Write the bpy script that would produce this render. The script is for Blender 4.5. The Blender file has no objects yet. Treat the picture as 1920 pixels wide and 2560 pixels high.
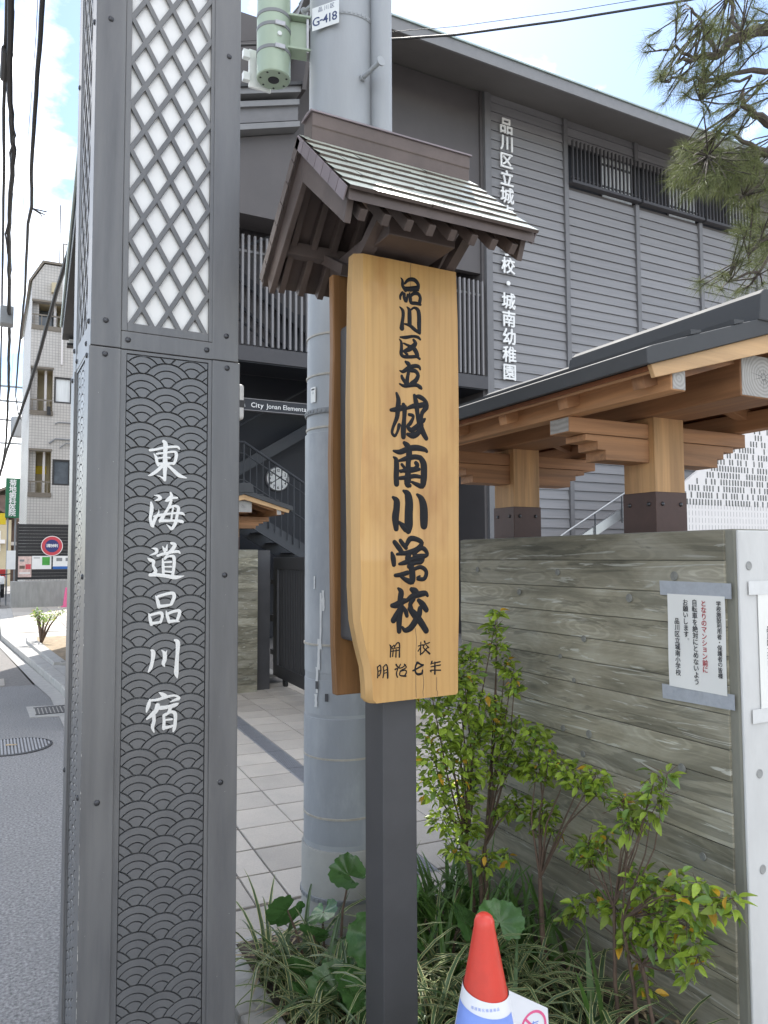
import bpy, math, random
from mathutils import Vector, Matrix, noise
random.seed(11)
S = bpy.context.scene
COL = S.collection
R = math.radians

# ------------------------------------------------------------------ camera
cam_d = bpy.data.cameras.new('camera')
cam = bpy.data.objects.new('camera', cam_d); COL.objects.link(cam)
cam_d.sensor_fit = 'VERTICAL'; cam_d.sensor_height = 24.0
cam_d.lens = 24.0 * 1890.0 / 2560.0
cam_d.clip_start = 0.05; cam_d.clip_end = 2000
YAW, PITCH, ROLL = R(27.5), R(3.4), R(0.23)
fw = Vector((math.sin(YAW)*math.cos(PITCH), math.cos(YAW)*math.cos(PITCH), math.sin(PITCH)))
r0 = Vector((math.cos(YAW), -math.sin(YAW), 0)); u0 = r0.cross(fw)
rt = math.cos(ROLL)*r0 - math.sin(ROLL)*u0; up = math.sin(ROLL)*r0 + math.cos(ROLL)*u0
cam.matrix_world = Matrix(((rt.x, up.x, -fw.x, 0), (rt.y, up.y, -fw.y, 0), (rt.z, up.z, -fw.z, 1.5), (0, 0, 0, 1)))
S.camera = cam

# ------------------------------------------------------------------ sky, sun, exposure
SUN = Vector((0.34, 0.590, 0.733)).normalized()
world = bpy.data.worlds.new('World'); S.world = world; world.use_nodes = True
wn, wl = world.node_tree.nodes, world.node_tree.links
bg = wn['Background']; bg.inputs[1].default_value = 0.15
sky = wn.new('ShaderNodeTexSky'); sky.sky_type = 'NISHITA'; sky.sun_disc = False
sky.sun_elevation = math.asin(SUN.z); sky.sun_rotation = math.atan2(SUN.x, SUN.y)
sky.air_density = 1.0; sky.dust_density = 0.25; sky.ozone_density = 2.0
tc = wn.new('ShaderNodeTexCoord'); mp = wn.new('ShaderNodeMapping'); mp.inputs['Scale'].default_value = (1.6, 1.6, 3.2)
mp.inputs['Location'].default_value = (2.32, -0.12, 0.3)
cn = wn.new('ShaderNodeTexNoise'); cn.inputs['Scale'].default_value = 1.7; cn.inputs['Detail'].default_value = 8; cn.inputs['Roughness'].default_value = 0.55
cr = wn.new('ShaderNodeValToRGB'); cr.color_ramp.elements[0].position = 0.47; cr.color_ramp.elements[1].position = 0.64
mx = wn.new('ShaderNodeMixRGB'); mx.inputs[2].default_value = (10.2, 10.0, 9.7, 1)
wl.new(tc.outputs['Generated'], mp.inputs[0]); wl.new(mp.outputs[0], cn.inputs[0]); wl.new(cn.outputs[0], cr.inputs[0])
wl.new(cr.outputs[0], mx.inputs[0]); hs = wn.new('ShaderNodeHueSaturation'); hs.inputs['Saturation'].default_value = 1.0; hs.inputs['Value'].default_value = 0.64
wl.new(sky.outputs[0], hs.inputs['Color']); wl.new(hs.outputs[0], mx.inputs[1]); wl.new(mx.outputs[0], bg.inputs[0])
sd = bpy.data.lights.new('sun', 'SUN'); sd.energy = 3.4; sd.angle = R(0.6); sd.color = (1.0, 0.955, 0.89)
sun = bpy.data.objects.new('sun', sd); COL.objects.link(sun)
sun.rotation_euler = SUN.to_track_quat('Z', 'Y').to_euler(); sun.location = (6, 10, 14)
S.view_settings.view_transform = 'Standard'; S.view_settings.look = 'None'
S.view_settings.exposure = 1.5; S.view_settings.gamma = 1.0; S.view_settings.use_curve_mapping = False
S.render.engine = 'CYCLES'

# ------------------------------------------------------------------ mesh helpers
def cat_total(o):
    v = Vector((0, 0, 0))
    while o is not None:
        v += Vector(o.location); o = o.parent
    return v

class MB:
    def __init__(s): s.v = []; s.f = []; s.m = []; s.k = 0
    def add(s, vs, fs):
        n = len(s.v); s.v += [tuple(p) for p in vs]; s.f += [tuple(i+n for i in f) for f in fs]; s.m += [s.k]*len(fs); return s
    def box(s, x0, x1, y0, y1, z0, z1):
        return s.add([(x0,y0,z0),(x1,y0,z0),(x1,y1,z0),(x0,y1,z0),(x0,y0,z1),(x1,y0,z1),(x1,y1,z1),(x0,y1,z1)],
                     [(0,3,2,1),(4,5,6,7),(0,1,5,4),(1,2,6,5),(2,3,7,6),(3,0,4,7)])
    def beam(s, p, q, w, h, upv=(0,0,1)):
        p, q = Vector(p), Vector(q); d = (q-p).normalized(); u = Vector(upv); sd_ = d.cross(u)
        if sd_.length < 1e-4: sd_ = d.cross(Vector((1,0,0)))
        sd_.normalize(); u = sd_.cross(d).normalized()
        vs = []
        for e in (p, q):
            for a, b in ((-1,-1),(1,-1),(1,1),(-1,1)): vs.append(e + sd_*(a*w/2) + u*(b*h/2))
        return s.add(vs, [(0,3,2,1),(4,5,6,7),(0,1,5,4),(1,2,6,5),(2,3,7,6),(3,0,4,7)])
    def tube(s, pts, rad, seg=8, cap=True):
        pts = [Vector(p) for p in pts]; rs = rad if isinstance(rad, (list, tuple)) else [rad]*len(pts)
        n0 = len(s.v); ref = None; vs = []
        for i, p in enumerate(pts):
            d = (pts[min(i+1, len(pts)-1)] - pts[max(i-1, 0)]).normalized()
            if ref is None: ref = d.orthogonal().normalized()
            ref = (ref - d*ref.dot(d)).normalized(); b = d.cross(ref)
            for k in range(seg):
                a = 2*math.pi*k/seg; vs.append(p + (ref*math.cos(a) + b*math.sin(a))*rs[i])
        fs = []
        for i in range(len(pts)-1):
            for k in range(seg): fs.append((i*seg+k, i*seg+(k+1)%seg, (i+1)*seg+(k+1)%seg, (i+1)*seg+k))
        if cap: fs.append(tuple(range(seg))[::-1]); fs.append(tuple((len(pts)-1)*seg+k for k in range(seg)))
        return s.add(vs, fs)
    def lathe(s, prof, c=(0,0), seg=24, cap=True):
        vs = []; fs = []
        for r, z in prof:
            for k in range(seg):
                a = 2*math.pi*k/seg; vs.append((c[0]+r*math.cos(a), c[1]+r*math.sin(a), z))
        for i in range(len(prof)-1):
            for k in range(seg): fs.append((i*seg+k, i*seg+(k+1)%seg, (i+1)*seg+(k+1)%seg, (i+1)*seg+k))
        if cap: fs.append(tuple(range(seg))[::-1]); fs.append(tuple((len(prof)-1)*seg+k for k in range(seg)))
        return s.add(vs, fs)
    def prism(s, poly, axis, a, b):
        """2D polygon extruded along an axis: 'x' -> (y,z), 'y' -> (x,z), 'z' -> (x,y)"""
        def P(q, t): return {'x': (t, q[0], q[1]), 'y': (q[0], t, q[1]), 'z': (q[0], q[1], t)}[axis]
        n = len(poly); vs = [P(q, a) for q in poly] + [P(q, b) for q in poly]
        fs = [tuple(range(n))[::-1], tuple(range(n, 2*n))] + [(i, (i+1) % n, n+(i+1) % n, n+i) for i in range(n)]
        return s.add(vs, fs)
    def mesh(s, name, mats, off=(0,0,0), smooth=False):
        me = bpy.data.meshes.new(name); o = Vector(off)
        me.from_pydata([tuple(Vector(p)-o) for p in s.v], [], s.f)
        for m in (mats if isinstance(mats, (list, tuple)) else [mats]): me.materials.append(m)
        if any(s.m): me.polygons.foreach_set('material_index', s.m)
        if smooth:
            me.polygons.foreach_set('use_smooth', [True]*len(me.polygons))
            try: me.set_sharp_from_angle(angle=R(40))
            except Exception: pass
        me.update(); return me
    def build(s, name, mats, parent=None, local=False, smooth=False, bevel=0.0, loc=(0,0,0)):
        off = (0,0,0) if (local or parent is None) else cat_total(parent)
        o = bpy.data.objects.new(name, s.mesh(name, mats, Vector(off)+Vector(loc), smooth)); COL.objects.link(o)
        o.location = loc; o.parent = parent
        if bevel:
            b = o.modifiers.new('bevel', 'BEVEL'); b.width = bevel; b.segments = 2; b.limit_method = 'ANGLE'; b.angle_limit = R(50)
        return o

def tag(o, label, cat=None, group=None, kind=None):
    if label: o['label'] = label
    if cat: o['category'] = cat
    if group: o['group'] = group
    if kind: o['kind'] = kind
    return o
def thing(name, label, cat, loc=(0,0,0), rz=0.0, group=None):
    o = bpy.data.objects.new(name, None); COL.objects.link(o); o.location = loc; o.rotation_euler = (0,0,rz)
    o.empty_display_size = 0.1
    return tag(o, label, cat, group)
def inst(mesh, name, parent, loc=(0,0,0), rot=(0,0,0), sc=(1,1,1)):
    o = bpy.data.objects.new(name, mesh); COL.objects.link(o); o.parent = parent
    o.location = loc; o.rotation_euler = rot; o.scale = sc
    return o
def copy_tree(o, parent=None):
    c = o.copy(); COL.objects.link(c); c.parent = parent
    for ch in list(o.children): copy_tree(ch, c)
    return c
def unit_box(name, mat, sx, sy, sz):
    return MB().box(-sx/2, sx/2, -sy/2, sy/2, -sz/2, sz/2).mesh(name, mat)

# ------------------------------------------------------------------ materials
def mk(name, col, rough=0.6, metal=0.0, var=0.15, scale=6.0, stretch=(1,1,1), bump=0.0, bscale=60.0, stain=0.0, stain_col=None,
       stain_scale=1.5, objrand=0.0, coat=0.0, spec=0.5, trans=0.0, island=0.0, col2=None, detail=6.0, dist=0.0, bstretch=None):
    m = bpy.data.materials.new(name); m.use_nodes = True
    n, l = m.node_tree.nodes, m.node_tree.links; b = n['Principled BSDF']
    b.inputs['Roughness'].default_value = rough; b.inputs['Metallic'].default_value = metal
    b.inputs['Specular IOR Level'].default_value = spec; b.inputs['Coat Weight'].default_value = coat
    t = n.new('ShaderNodeTexCoord'); mp_ = n.new('ShaderNodeMapping'); mp_.inputs['Scale'].default_value = stretch
    oi = n.new('ShaderNodeObjectInfo'); ad = n.new('ShaderNodeVectorMath'); ad.operation = 'MULTIPLY_ADD'
    ad.inputs[1].default_value = (1,1,1)
    l.new(t.outputs['Object'], ad.inputs[0])
    if objrand:
        sc_ = n.new('ShaderNodeVectorMath'); sc_.operation = 'SCALE'; sc_.inputs[0].default_value = (7.3, 3.1, 5.7)
        l.new(oi.outputs['Random'], sc_.inputs['Scale']); l.new(sc_.outputs[0], ad.inputs[2])
    l.new(ad.outputs[0], mp_.inputs[0])
    nz = n.new('ShaderNodeTexNoise'); nz.inputs['Scale'].default_value = scale; nz.inputs['Detail'].default_value = detail
    nz.inputs['Roughness'].default_value = 0.62; nz.inputs['Distortion'].default_value = dist
    l.new(mp_.outputs[0], nz.inputs['Vector'])
    rp = n.new('ShaderNodeValToRGB'); rp.color_ramp.elements[0].position = 0.3; rp.color_ramp.elements[1].position = 0.7
    c = Vector(col); c2 = Vector(col2) if col2 else None
    lo = c*(1-var); hi = c2 if c2 else c*(1+var)
    rp.color_ramp.elements[0].color = (*lo, 1); rp.color_ramp.elements[1].color = (*[min(1, x) for x in hi], 1)
    l.new(nz.outputs[0], rp.inputs[0]); out = rp.outputs[0]
    if stain:
        n2 = n.new('ShaderNodeTexNoise'); n2.inputs['Scale'].default_value = stain_scale; n2.inputs['Detail'].default_value = 7
        n2.inputs['Roughness'].default_value = 0.65; l.new(mp_.outputs[0], n2.inputs['Vector'])
        r2 = n.new('ShaderNodeValToRGB'); r2.color_ramp.elements[0].position = 0.45; r2.color_ramp.elements[1].position = 0.72
        mr = n.new('ShaderNodeMath'); mr.operation = 'MULTIPLY'; mr.inputs[1].default_value = stain
        x = n.new('ShaderNodeMixRGB'); x.inputs[2].default_value = (*(stain_col or c*0.55), 1)
        l.new(n2.outputs[0], r2.inputs[0]); l.new(r2.outputs[0], mr.inputs[0]); l.new(mr.outputs[0], x.inputs[0]); l.new(out, x.inputs[1]); out = x.outputs[0]
    if objrand or island:
        h = n.new('ShaderNodeHueSaturation'); ma = n.new('ShaderNodeMapRange')
        k = objrand or island
        ma.inputs['To Min'].default_value = 1-k; ma.inputs['To Max'].default_value = 1+k
        if island:
            g = n.new('ShaderNodeNewGeometry'); a1 = n.new('ShaderNodeMath'); a2 = n.new('ShaderNodeMath'); a2.operation = 'FRACT'
            l.new(g.outputs['Random Per Island'], a1.inputs[0]); l.new(oi.outputs['Random'], a1.inputs[1]); l.new(a1.outputs[0], a2.inputs[0]); l.new(a2.outputs[0], ma.inputs['Value'])
        else: l.new(oi.outputs['Random'], ma.inputs['Value'])
        l.new(ma.outputs[0], h.inputs['Value']); l.new(out, h.inputs['Color']); out = h.outputs[0]
    l.new(out, b.inputs['Base Color'])
    rr = n.new('ShaderNodeMapRange'); rr.inputs['To Min'].default_value = max(0.02, rough-0.08); rr.inputs['To Max'].default_value = min(1, rough+0.1)
    l.new(nz.outputs[0], rr.inputs['Value']); l.new(rr.outputs[0], b.inputs['Roughness'])
    if bump:
        bn = n.new('ShaderNodeTexNoise'); bn.inputs['Scale'].default_value = bscale; bn.inputs['Detail'].default_value = 5
        if bstretch:
            m2 = n.new('ShaderNodeMapping'); m2.inputs['Scale'].default_value = bstretch; l.new(ad.outputs[0], m2.inputs[0]); l.new(m2.outputs[0], bn.inputs['Vector'])
        else: l.new(mp_.outputs[0], bn.inputs['Vector'])
        bp = n.new('ShaderNodeBump'); bp.inputs['Strength'].default_value = bump; bp.inputs['Distance'].default_value = 0.01
        l.new(bn.outputs[0], bp.inputs['Height']); l.new(bp.outputs[0], b.inputs['Normal'])
    if trans:
        tr = n.new('ShaderNodeBsdfTranslucent'); mixs = n.new('ShaderNodeMixShader'); mixs.inputs[0].default_value = trans
        l.new(out, tr.inputs['Color']); o_ = n['Material Output']
        l.new(b.outputs[0], mixs.inputs[1]); l.new(tr.outputs[0], mixs.inputs[2]); l.new(mixs.outputs[0], o_.inputs[0])
    return m

M = {}
M['asphalt'] = mk('asphalt', (0.20,0.198,0.198), 0.85, var=0.6, scale=75, bump=0.6, bscale=110, detail=3, stain=0.45, stain_col=(0.15,0.15,0.15), stain_scale=0.9)
M['ground'] = mk('ground', (0.20,0.19,0.18), 0.9, var=0.2, scale=2)
M['joint'] = mk('joint', (0.17,0.16,0.15), 0.95, var=0.3, scale=30)
M['tile'] = mk('tile', (0.405,0.37,0.325), 0.82, var=0.10, scale=120, bump=0.12, bscale=200, stain=0.35, stain_col=(0.27,0.255,0.235), stain_scale=4, objrand=0.13)
M['concrete_pale'] = mk('concrete_pale', (0.36,0.35,0.33), 0.85, var=0.14, scale=14, bump=0.2, bscale=90, stain=0.45, stain_col=(0.33,0.32,0.30), stain_scale=3)
M['concrete_grey'] = mk('concrete_grey', (0.30,0.30,0.29), 0.85, var=0.16, scale=9, stretch=(1,1,0.25), bump=0.2, bscale=70, stain=0.55, stain_col=(0.20,0.20,0.175), stain_scale=2.2)
M['steel_dark'] = mk('steel_dark', (0.130,0.129,0.131), 0.40, 0.35, var=0.16, scale=5, stretch=(3,3,0.35), bump=0.04, bscale=300, bstretch=(1,1,1), stain=0.6, stain_col=(0.21,0.205,0.195), stain_scale=2.4, spec=0.5)
M['steel_wave'] = mk('steel_wave', (0.133,0.133,0.135), 0.36, 0.35, var=0.10, scale=10, bump=0.03, bscale=300)
M['steel_groove'] = mk('steel_groove', (0.11,0.11,0.112), 0.6, 0.1, var=0.1)
M['bolt'] = mk('bolt', (0.07,0.07,0.075), 0.35, 0.8, var=0.2, scale=40)
M['acrylic'] = mk('acrylic', (0.78,0.77,0.75), 0.35, var=0.02, scale=3, stain=0.15, stain_col=(0.66,0.65,0.62), stain_scale=4)
M['silver'] = mk('silver', (0.66,0.65,0.63), 0.42, 0.35, var=0.04, scale=20)
M['black_steel'] = mk('black_steel', (0.058,0.057,0.06), 0.5, 0.1, var=0.12, scale=6, bump=0.05, bscale=400)
M['pole'] = mk('pole', (0.33,0.345,0.36), 0.55, 0.1, var=0.10, scale=4, stretch=(1,1,0.3), bump=0.06, bscale=120, stain=0.4, stain_col=(0.25,0.26,0.275), stain_scale=2.4)
M['pole_sheet'] = mk('pole_sheet', (0.27,0.285,0.305), 0.5, 0.0, var=0.12, scale=5, stretch=(1,1,0.4), bump=0.07, bscale=90, stain=0.85, stain_col=(0.42,0.435,0.45), stain_scale=4.2)
M['pole_base'] = mk('pole_base', (0.34,0.335,0.315), 0.8, var=0.1, scale=12, bump=0.12, bscale=140, stain=0.4, stain_col=(0.26,0.25,0.22), stain_scale=3)
M['strip'] = mk('strip', (0.38,0.35,0.30), 0.5, 0.2, var=0.2, scale=30)
M['green_paint'] = mk('green_paint', (0.36,0.44,0.34), 0.45, 0.1, var=0.06, scale=8, stain=0.3, stain_col=(0.30,0.36,0.27), stain_scale=3)
M['galv'] = mk('galv', (0.42,0.42,0.43), 0.4, 0.7, var=0.15, scale=25)
M['white_paint'] = mk('white_paint', (0.78,0.78,0.77), 0.5, var=0.04, scale=6)
M['sign_white'] = mk('sign_white', (0.72,0.74,0.73), 0.45, var=0.05, scale=10, stain=0.2, stain_scale=8)
M['navy'] = mk('navy', (0.03,0.05,0.14), 0.5, var=0.1)
M['ink'] = mk('ink', (0.018,0.018,0.02), 0.35, var=0.1)
M['ink_matt'] = mk('ink_matt', (0.03,0.03,0.035), 0.7, var=0.1)
M['red_ink'] = mk('red_ink', (0.42,0.03,0.04), 0.6, var=0.08)
M['lacquer'] = mk('lacquer', (0.009,0.009,0.011), 0.55, var=0.15, scale=30, bump=0.08, bscale=120, spec=0.22)
def wood(name, col, axis, var=0.22, rough=0.55, stain=0.5, stain_col=None, objrand=0.06, scale=9, coat=0.0, bump=0.12):
    st = {'x': (0.06,1,1), 'y': (1,0.06,1), 'z': (1,1,0.05)}[axis]
    return mk(name, col, rough, var=var, scale=scale*2.2, stretch=st, bump=bump, bscale=90, stain=stain, stain_col=stain_col, stain_scale=2.6, objrand=objrand, coat=coat, dist=0.7)
def sign_wood():
    m = wood('sign_wood', (0.52,0.305,0.10), 'z', var=0.14, stain=0.7, stain_col=(0.36,0.19,0.06), objrand=0, scale=5, bump=0.06, coat=0.3)
    n, l = m.node_tree.nodes, m.node_tree.links; b = n['Principled BSDF']
    t = n.new('ShaderNodeTexCoord'); mp_ = n.new('ShaderNodeMapping'); mp_.inputs['Scale'].default_value = (1.0, 1.0, 0.09); l.new(t.outputs['Object'], mp_.inputs[0])
    w = n.new('ShaderNodeTexWave'); w.bands_direction = 'X'; w.inputs['Scale'].default_value = 16; w.inputs['Distortion'].default_value = 5.5; w.inputs['Detail'].default_value = 3; w.inputs['Detail Scale'].default_value = 1.1
    l.new(mp_.outputs[0], w.inputs[0]); r_ = n.new('ShaderNodeValToRGB'); e = r_.color_ramp.elements
    e[0].position = 0.0; e[0].color = (0.78,0.70,0.60,1); e[1].position = 0.45; e[1].color = (1,1,1,1); l.new(w.outputs[0], r_.inputs[0])
    old = b.inputs['Base Color'].links[0].from_socket; x = n.new('ShaderNodeMixRGB'); x.blend_type = 'MULTIPLY'; x.inputs[0].default_value = 0.26
    l.new(old, x.inputs[1]); l.new(r_.outputs[0], x.inputs[2])
    # blotchy old varnish
    n3 = n.new('ShaderNodeTexNoise'); n3.inputs['Scale'].default_value = 7; n3.inputs['Detail'].default_value = 6; mp3 = n.new('ShaderNodeMapping'); mp3.inputs['Scale'].default_value = (1.6,1,0.5); l.new(t.outputs['Object'], mp3.inputs[0]); l.new(mp3.outputs[0], n3.inputs[0])
    r3 = n.new('ShaderNodeValToRGB'); r3.color_ramp.elements[0].position = 0.52; r3.color_ramp.elements[1].position = 0.78; l.new(n3.outputs[0], r3.inputs[0])
    y = n.new('ShaderNodeMixRGB'); y.blend_type = 'MULTIPLY'; y.inputs[2].default_value = (0.72,0.58,0.46,1); l.new(r3.outputs[0], y.inputs[0]); l.new(x.outputs[0], y.inputs[1]); l.new(y.outputs[0], b.inputs['Base Color'])
    return m
M['sign_wood'] = sign_wood()
M['sign_edge'] = wood('sign_edge', (0.42,0.255,0.10), 'z', var=0.25, stain=0.6, stain_col=(0.26,0.135,0.045), objrand=0, scale=6)
M['back_wood'] = wood('back_wood', (0.22,0.105,0.035), 'z', var=0.35, stain=0.7, stain_col=(0.07,0.035,0.015), objrand=0)  # darker brown, with the rear board's shade in the colour
M['gate_y'] = wood('gate_y', (0.36,0.185,0.085), 'y', stain=0.8, stain_col=(0.17,0.075,0.035), rough=0.65, var=0.4, objrand=0.14)
M['gate_x'] = wood('gate_x', (0.37,0.19,0.09), 'x', stain=0.8, stain_col=(0.19,0.085,0.04), rough=0.65, var=0.4, objrand=0.14)
M['gate_z'] = wood('gate_z', (0.47,0.275,0.125), 'z', stain=0.75, stain_col=(0.22,0.105,0.045), rough=0.65, var=0.35, objrand=0.1)
M['gate_pale'] = wood('gate_pale', (0.52,0.33,0.165), 'x', stain=0.6, stain_col=(0.40,0.20,0.08), rough=0.6)
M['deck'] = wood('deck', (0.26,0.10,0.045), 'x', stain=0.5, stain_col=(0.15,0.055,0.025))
def endgrain():
    m = mk('end_grain', (0.40,0.385,0.36), 0.8, var=0.15, scale=20, stain=0.4, stain_col=(0.25,0.23,0.21), stain_scale=10)
    n, l = m.node_tree.nodes, m.node_tree.links; b = n['Principled BSDF']
    w = n.new('ShaderNodeTexWave'); w.wave_type = 'RINGS'; w.rings_direction = 'Y'; w.inputs['Scale'].default_value = 28; w.inputs['Distortion'].default_value = 3
    t = n.new('ShaderNodeTexCoord'); l.new(t.outputs['Object'], w.inputs[0])
    old = b.inputs['Base Color'].links[0].from_socket
    x = n.new('ShaderNodeMixRGB'); x.blend_type = 'MULTIPLY'; x.inputs[0].default_value = 0.28
    l.new(old, x.inputs[1]); l.new(w.outputs[0], x.inputs[2]); l.new(x.outputs[0], b.inputs['Base Color'])
    return m
M['end_grain'] = endgrain()
M['shoe'] = mk('shoe', (0.075,0.042,0.035), 0.5, 0.3, var=0.15, scale=8, bump=0.03)
M['roof_black'] = mk('roof_black', (0.055,0.057,0.06), 0.8, 0.0, var=0.12, scale=5, bump=0.03)
M['copper_brown'] = mk('copper_brown', (0.118,0.090,0.080), 0.55, 0.25, var=0.22, scale=7, stain=0.5, stain_col=(0.07,0.055,0.05), stain_scale=4, bump=0.05)
M['copper_edge'] = mk('copper_edge', (0.23,0.19,0.20), 0.5, 0.3, var=0.15, scale=9, objrand=0.1)
M['patina'] = mk('patina', (0.50,0.53,0.45), 0.36, 0.45, var=0.16, scale=11, stain=0.5, stain_col=(0.36,0.39,0.33), stain_scale=5, bump=0.05, bscale=60, objrand=0.08)
def formed():
    m = bpy.data.materials.new('board_formed'); m.use_nodes = True
    n, l = m.node_tree.nodes, m.node_tree.links; b = n['Principled BSDF']; b.inputs['Roughness'].default_value = 0.85
    t = n.new('ShaderNodeTexCoord'); oi = n.new('ShaderNodeObjectInfo'); sc_ = n.new('ShaderNodeVectorMath'); sc_.operation = 'SCALE'; sc_.inputs[0].default_value = (3.1, 9.7, 6.3)
    ad = n.new('ShaderNodeVectorMath'); l.new(oi.outputs['Random'], sc_.inputs['Scale']); l.new(t.outputs['Object'], ad.inputs[0]); l.new(sc_.outputs[0], ad.inputs[1])
    def noise_(scale, st, detail=7, dist=0.0, rough=0.6):
        mp_ = n.new('ShaderNodeMapping'); mp_.inputs['Scale'].default_value = st; l.new(ad.outputs[0], mp_.inputs[0])
        z = n.new('ShaderNodeTexNoise'); z.inputs['Scale'].default_value = scale; z.inputs['Detail'].default_value = detail; z.inputs['Distortion'].default_value = dist; z.inputs['Roughness'].default_value = rough
        l.new(mp_.outputs[0], z.inputs[0]); return z.outputs[0]
    def ramp(src, stops):
        r_ = n.new('ShaderNodeValToRGB'); e = r_.color_ramp.elements
        while len(e) < len(stops): e.new(0.5)
        for el, (p, c) in zip(e, stops): el.position = p; el.color = (*c, 1)
        l.new(src, r_.inputs[0]); return r_.outputs[0]
    base = ramp(noise_(3.0, (1, 0.7, 2.6), 8, 0.7), [(0.30,(0.175,0.162,0.118)),(0.47,(0.315,0.29,0.215)),(0.58,(0.39,0.365,0.285)),(0.75,(0.49,0.465,0.385))])
    damp = ramp(noise_(2.2, (1, 0.6, 5.0), 6, 1.2), [(0.54,(0,0,0)),(0.575,(1,1,1))])
    d0 = n.new('ShaderNodeMixRGB'); d0.blend_type = 'MULTIPLY'; d0.inputs[2].default_value = (0.58,0.59,0.585,1); dm = n.new('ShaderNodeMath'); dm.operation = 'MULTIPLY'; dm.inputs[1].default_value = 0.75
    l.new(damp, dm.inputs[0]); l.new(dm.outputs[0], d0.inputs[0]); l.new(base, d0.inputs[1])
    smear = ramp(noise_(4.2, (1, 0.40, 6.0), 6, 2.6), [(0.60,(0,0,0)),(0.635,(1,1,1))])
    x = n.new('ShaderNodeMixRGB'); x.inputs[2].default_value = (0.54,0.53,0.465,1); mu = n.new('ShaderNodeMath'); mu.operation = 'MULTIPLY'; mu.inputs[1].default_value = 0.8
    l.new(smear, mu.inputs[0]); l.new(mu.outputs[0], x.inputs[0]); l.new(d0.outputs[0], x.inputs[1])
    # imprint of knots: flattened rings round scattered centres
    mk_ = n.new('ShaderNodeMapping'); mk_.inputs['Scale'].default_value = (1, 2.2, 9.5); nd = n.new('ShaderNodeTexNoise'); nd.inputs['Scale'].default_value = 5; l.new(ad.outputs[0], nd.inputs[0])
    mv = n.new('ShaderNodeVectorMath'); mv.operation = 'MULTIPLY_ADD'; mv.inputs[1].default_value = (0.10,0.10,0.05); l.new(nd.outputs['Color'], mv.inputs[0]); l.new(ad.outputs[0], mv.inputs[2]); l.new(mv.outputs[0], mk_.inputs[0])
    vo = n.new('ShaderNodeTexVoronoi'); vo.inputs['Scale'].default_value = 1.0; l.new(mk_.outputs[0], vo.inputs[0])
    sn = n.new('ShaderNodeMath'); sn.operation = 'SINE'; sm_ = n.new('ShaderNodeMath'); sm_.operation = 'MULTIPLY'; sm_.inputs[1].default_value = 62; l.new(vo.outputs['Distance'], sm_.inputs[0]); l.new(sm_.outputs[0], sn.inputs[0])
    fm = n.new('ShaderNodeMapRange'); fm.inputs['From Min'].default_value = 0.12; fm.inputs['From Max'].default_value = 0.42; fm.inputs['To Min'].default_value = 1.0; fm.inputs['To Max'].default_value = 0.12; l.new(vo.outputs['Distance'], fm.inputs[0])
    rg_ = n.new('ShaderNodeMath'); rg_.operation = 'MULTIPLY'; l.new(sn.outputs[0], rg_.inputs[0]); l.new(fm.outputs[0], rg_.inputs[1])
    kn = ramp(rg_.outputs[0], [(0.0,(0.80,0.80,0.79)),(0.55,(1,1,1)),(0.95,(1.0,1.0,1.0))])
    grain_f = noise_(9, (1, 0.12, 7), 6, 1.4)
    gr = ramp(grain_f, [(0.42,(0.80,0.80,0.79)),(0.58,(1,1,1))])
    y0 = n.new('ShaderNodeMixRGB'); y0.blend_type = 'MULTIPLY'; y0.inputs[0].default_value = 0.9; l.new(x.outputs[0], y0.inputs[1]); l.new(kn, y0.inputs[2])
    y = n.new('ShaderNodeMixRGB'); y.blend_type = 'MULTIPLY'; y.inputs[0].default_value = 0.7; l.new(y0.outputs[0], y.inputs[1]); l.new(gr, y.inputs[2])
    h = n.new('ShaderNodeHueSaturation'); ma = n.new('ShaderNodeMapRange'); ma.inputs['To Min'].default_value = 0.78; ma.inputs['To Max'].default_value = 1.2
    l.new(oi.outputs['Random'], ma.inputs[0]); l.new(ma.outputs[0], h.inputs['Value']); l.new(y.outputs[0], h.inputs['Color']); l.new(h.outputs[0], b.inputs['Base Color'])
    bp = n.new('ShaderNodeBump'); bp.inputs['Strength'].default_value = 0.5; bp.inputs['Distance'].default_value = 0.004
    l.new(grain_f, bp.inputs['Height']); l.new(bp.outputs[0], b.inputs['Normal'])
    return m
M['formed'] = formed()
M['wall_core'] = mk('wall_core', (0.20,0.195,0.16), 0.9, var=0.22, scale=6, stretch=(1,1,0.4), bump=0.15, bscale=60, stain=0.5, stain_col=(0.11,0.11,0.085))
M['wall_white'] = mk('wall_white', (0.56,0.555,0.54), 0.85, var=0.08, scale=7, stretch=(1,1,0.35), bump=0.12, bscale=70, stain=0.5, stain_col=(0.38,0.375,0.355), stain_scale=2.6)
M['tie_shade'] = mk('tie_shade', (0.20,0.20,0.18), 0.85, var=0.3, scale=40)
M['tape'] = mk('tape', (0.36,0.38,0.41), 0.4, var=0.1, scale=30, stain=0.5, stain_col=(0.29,0.31,0.34), stain_scale=20, bump=0.2, bscale=60)
M['tape_pale'] = mk('tape_pale', (0.62,0.62,0.61), 0.4, var=0.06, scale=30)
M['paper'] = mk('paper', (0.74,0.735,0.70), 0.35, var=0.03, scale=5, bump=0.05, bscale=12)
M['siding'] = mk('siding', (0.225,0.222,0.229), 0.5, 0.0, var=0.10, scale=3, stretch=(0.25,1,6), bump=0.04, bscale=80, objrand=0.07)  # facade, soffit and slat tones are lifted partly for lens haze
M['mullion'] = mk('mullion', (0.155,0.153,0.158), 0.5, var=0.08)
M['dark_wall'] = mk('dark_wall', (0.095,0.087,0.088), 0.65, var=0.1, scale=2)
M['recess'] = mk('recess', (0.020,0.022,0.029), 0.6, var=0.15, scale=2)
M['soffit'] = mk('soffit', (0.17,0.16,0.152), 0.7, var=0.08, scale=2)
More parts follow.
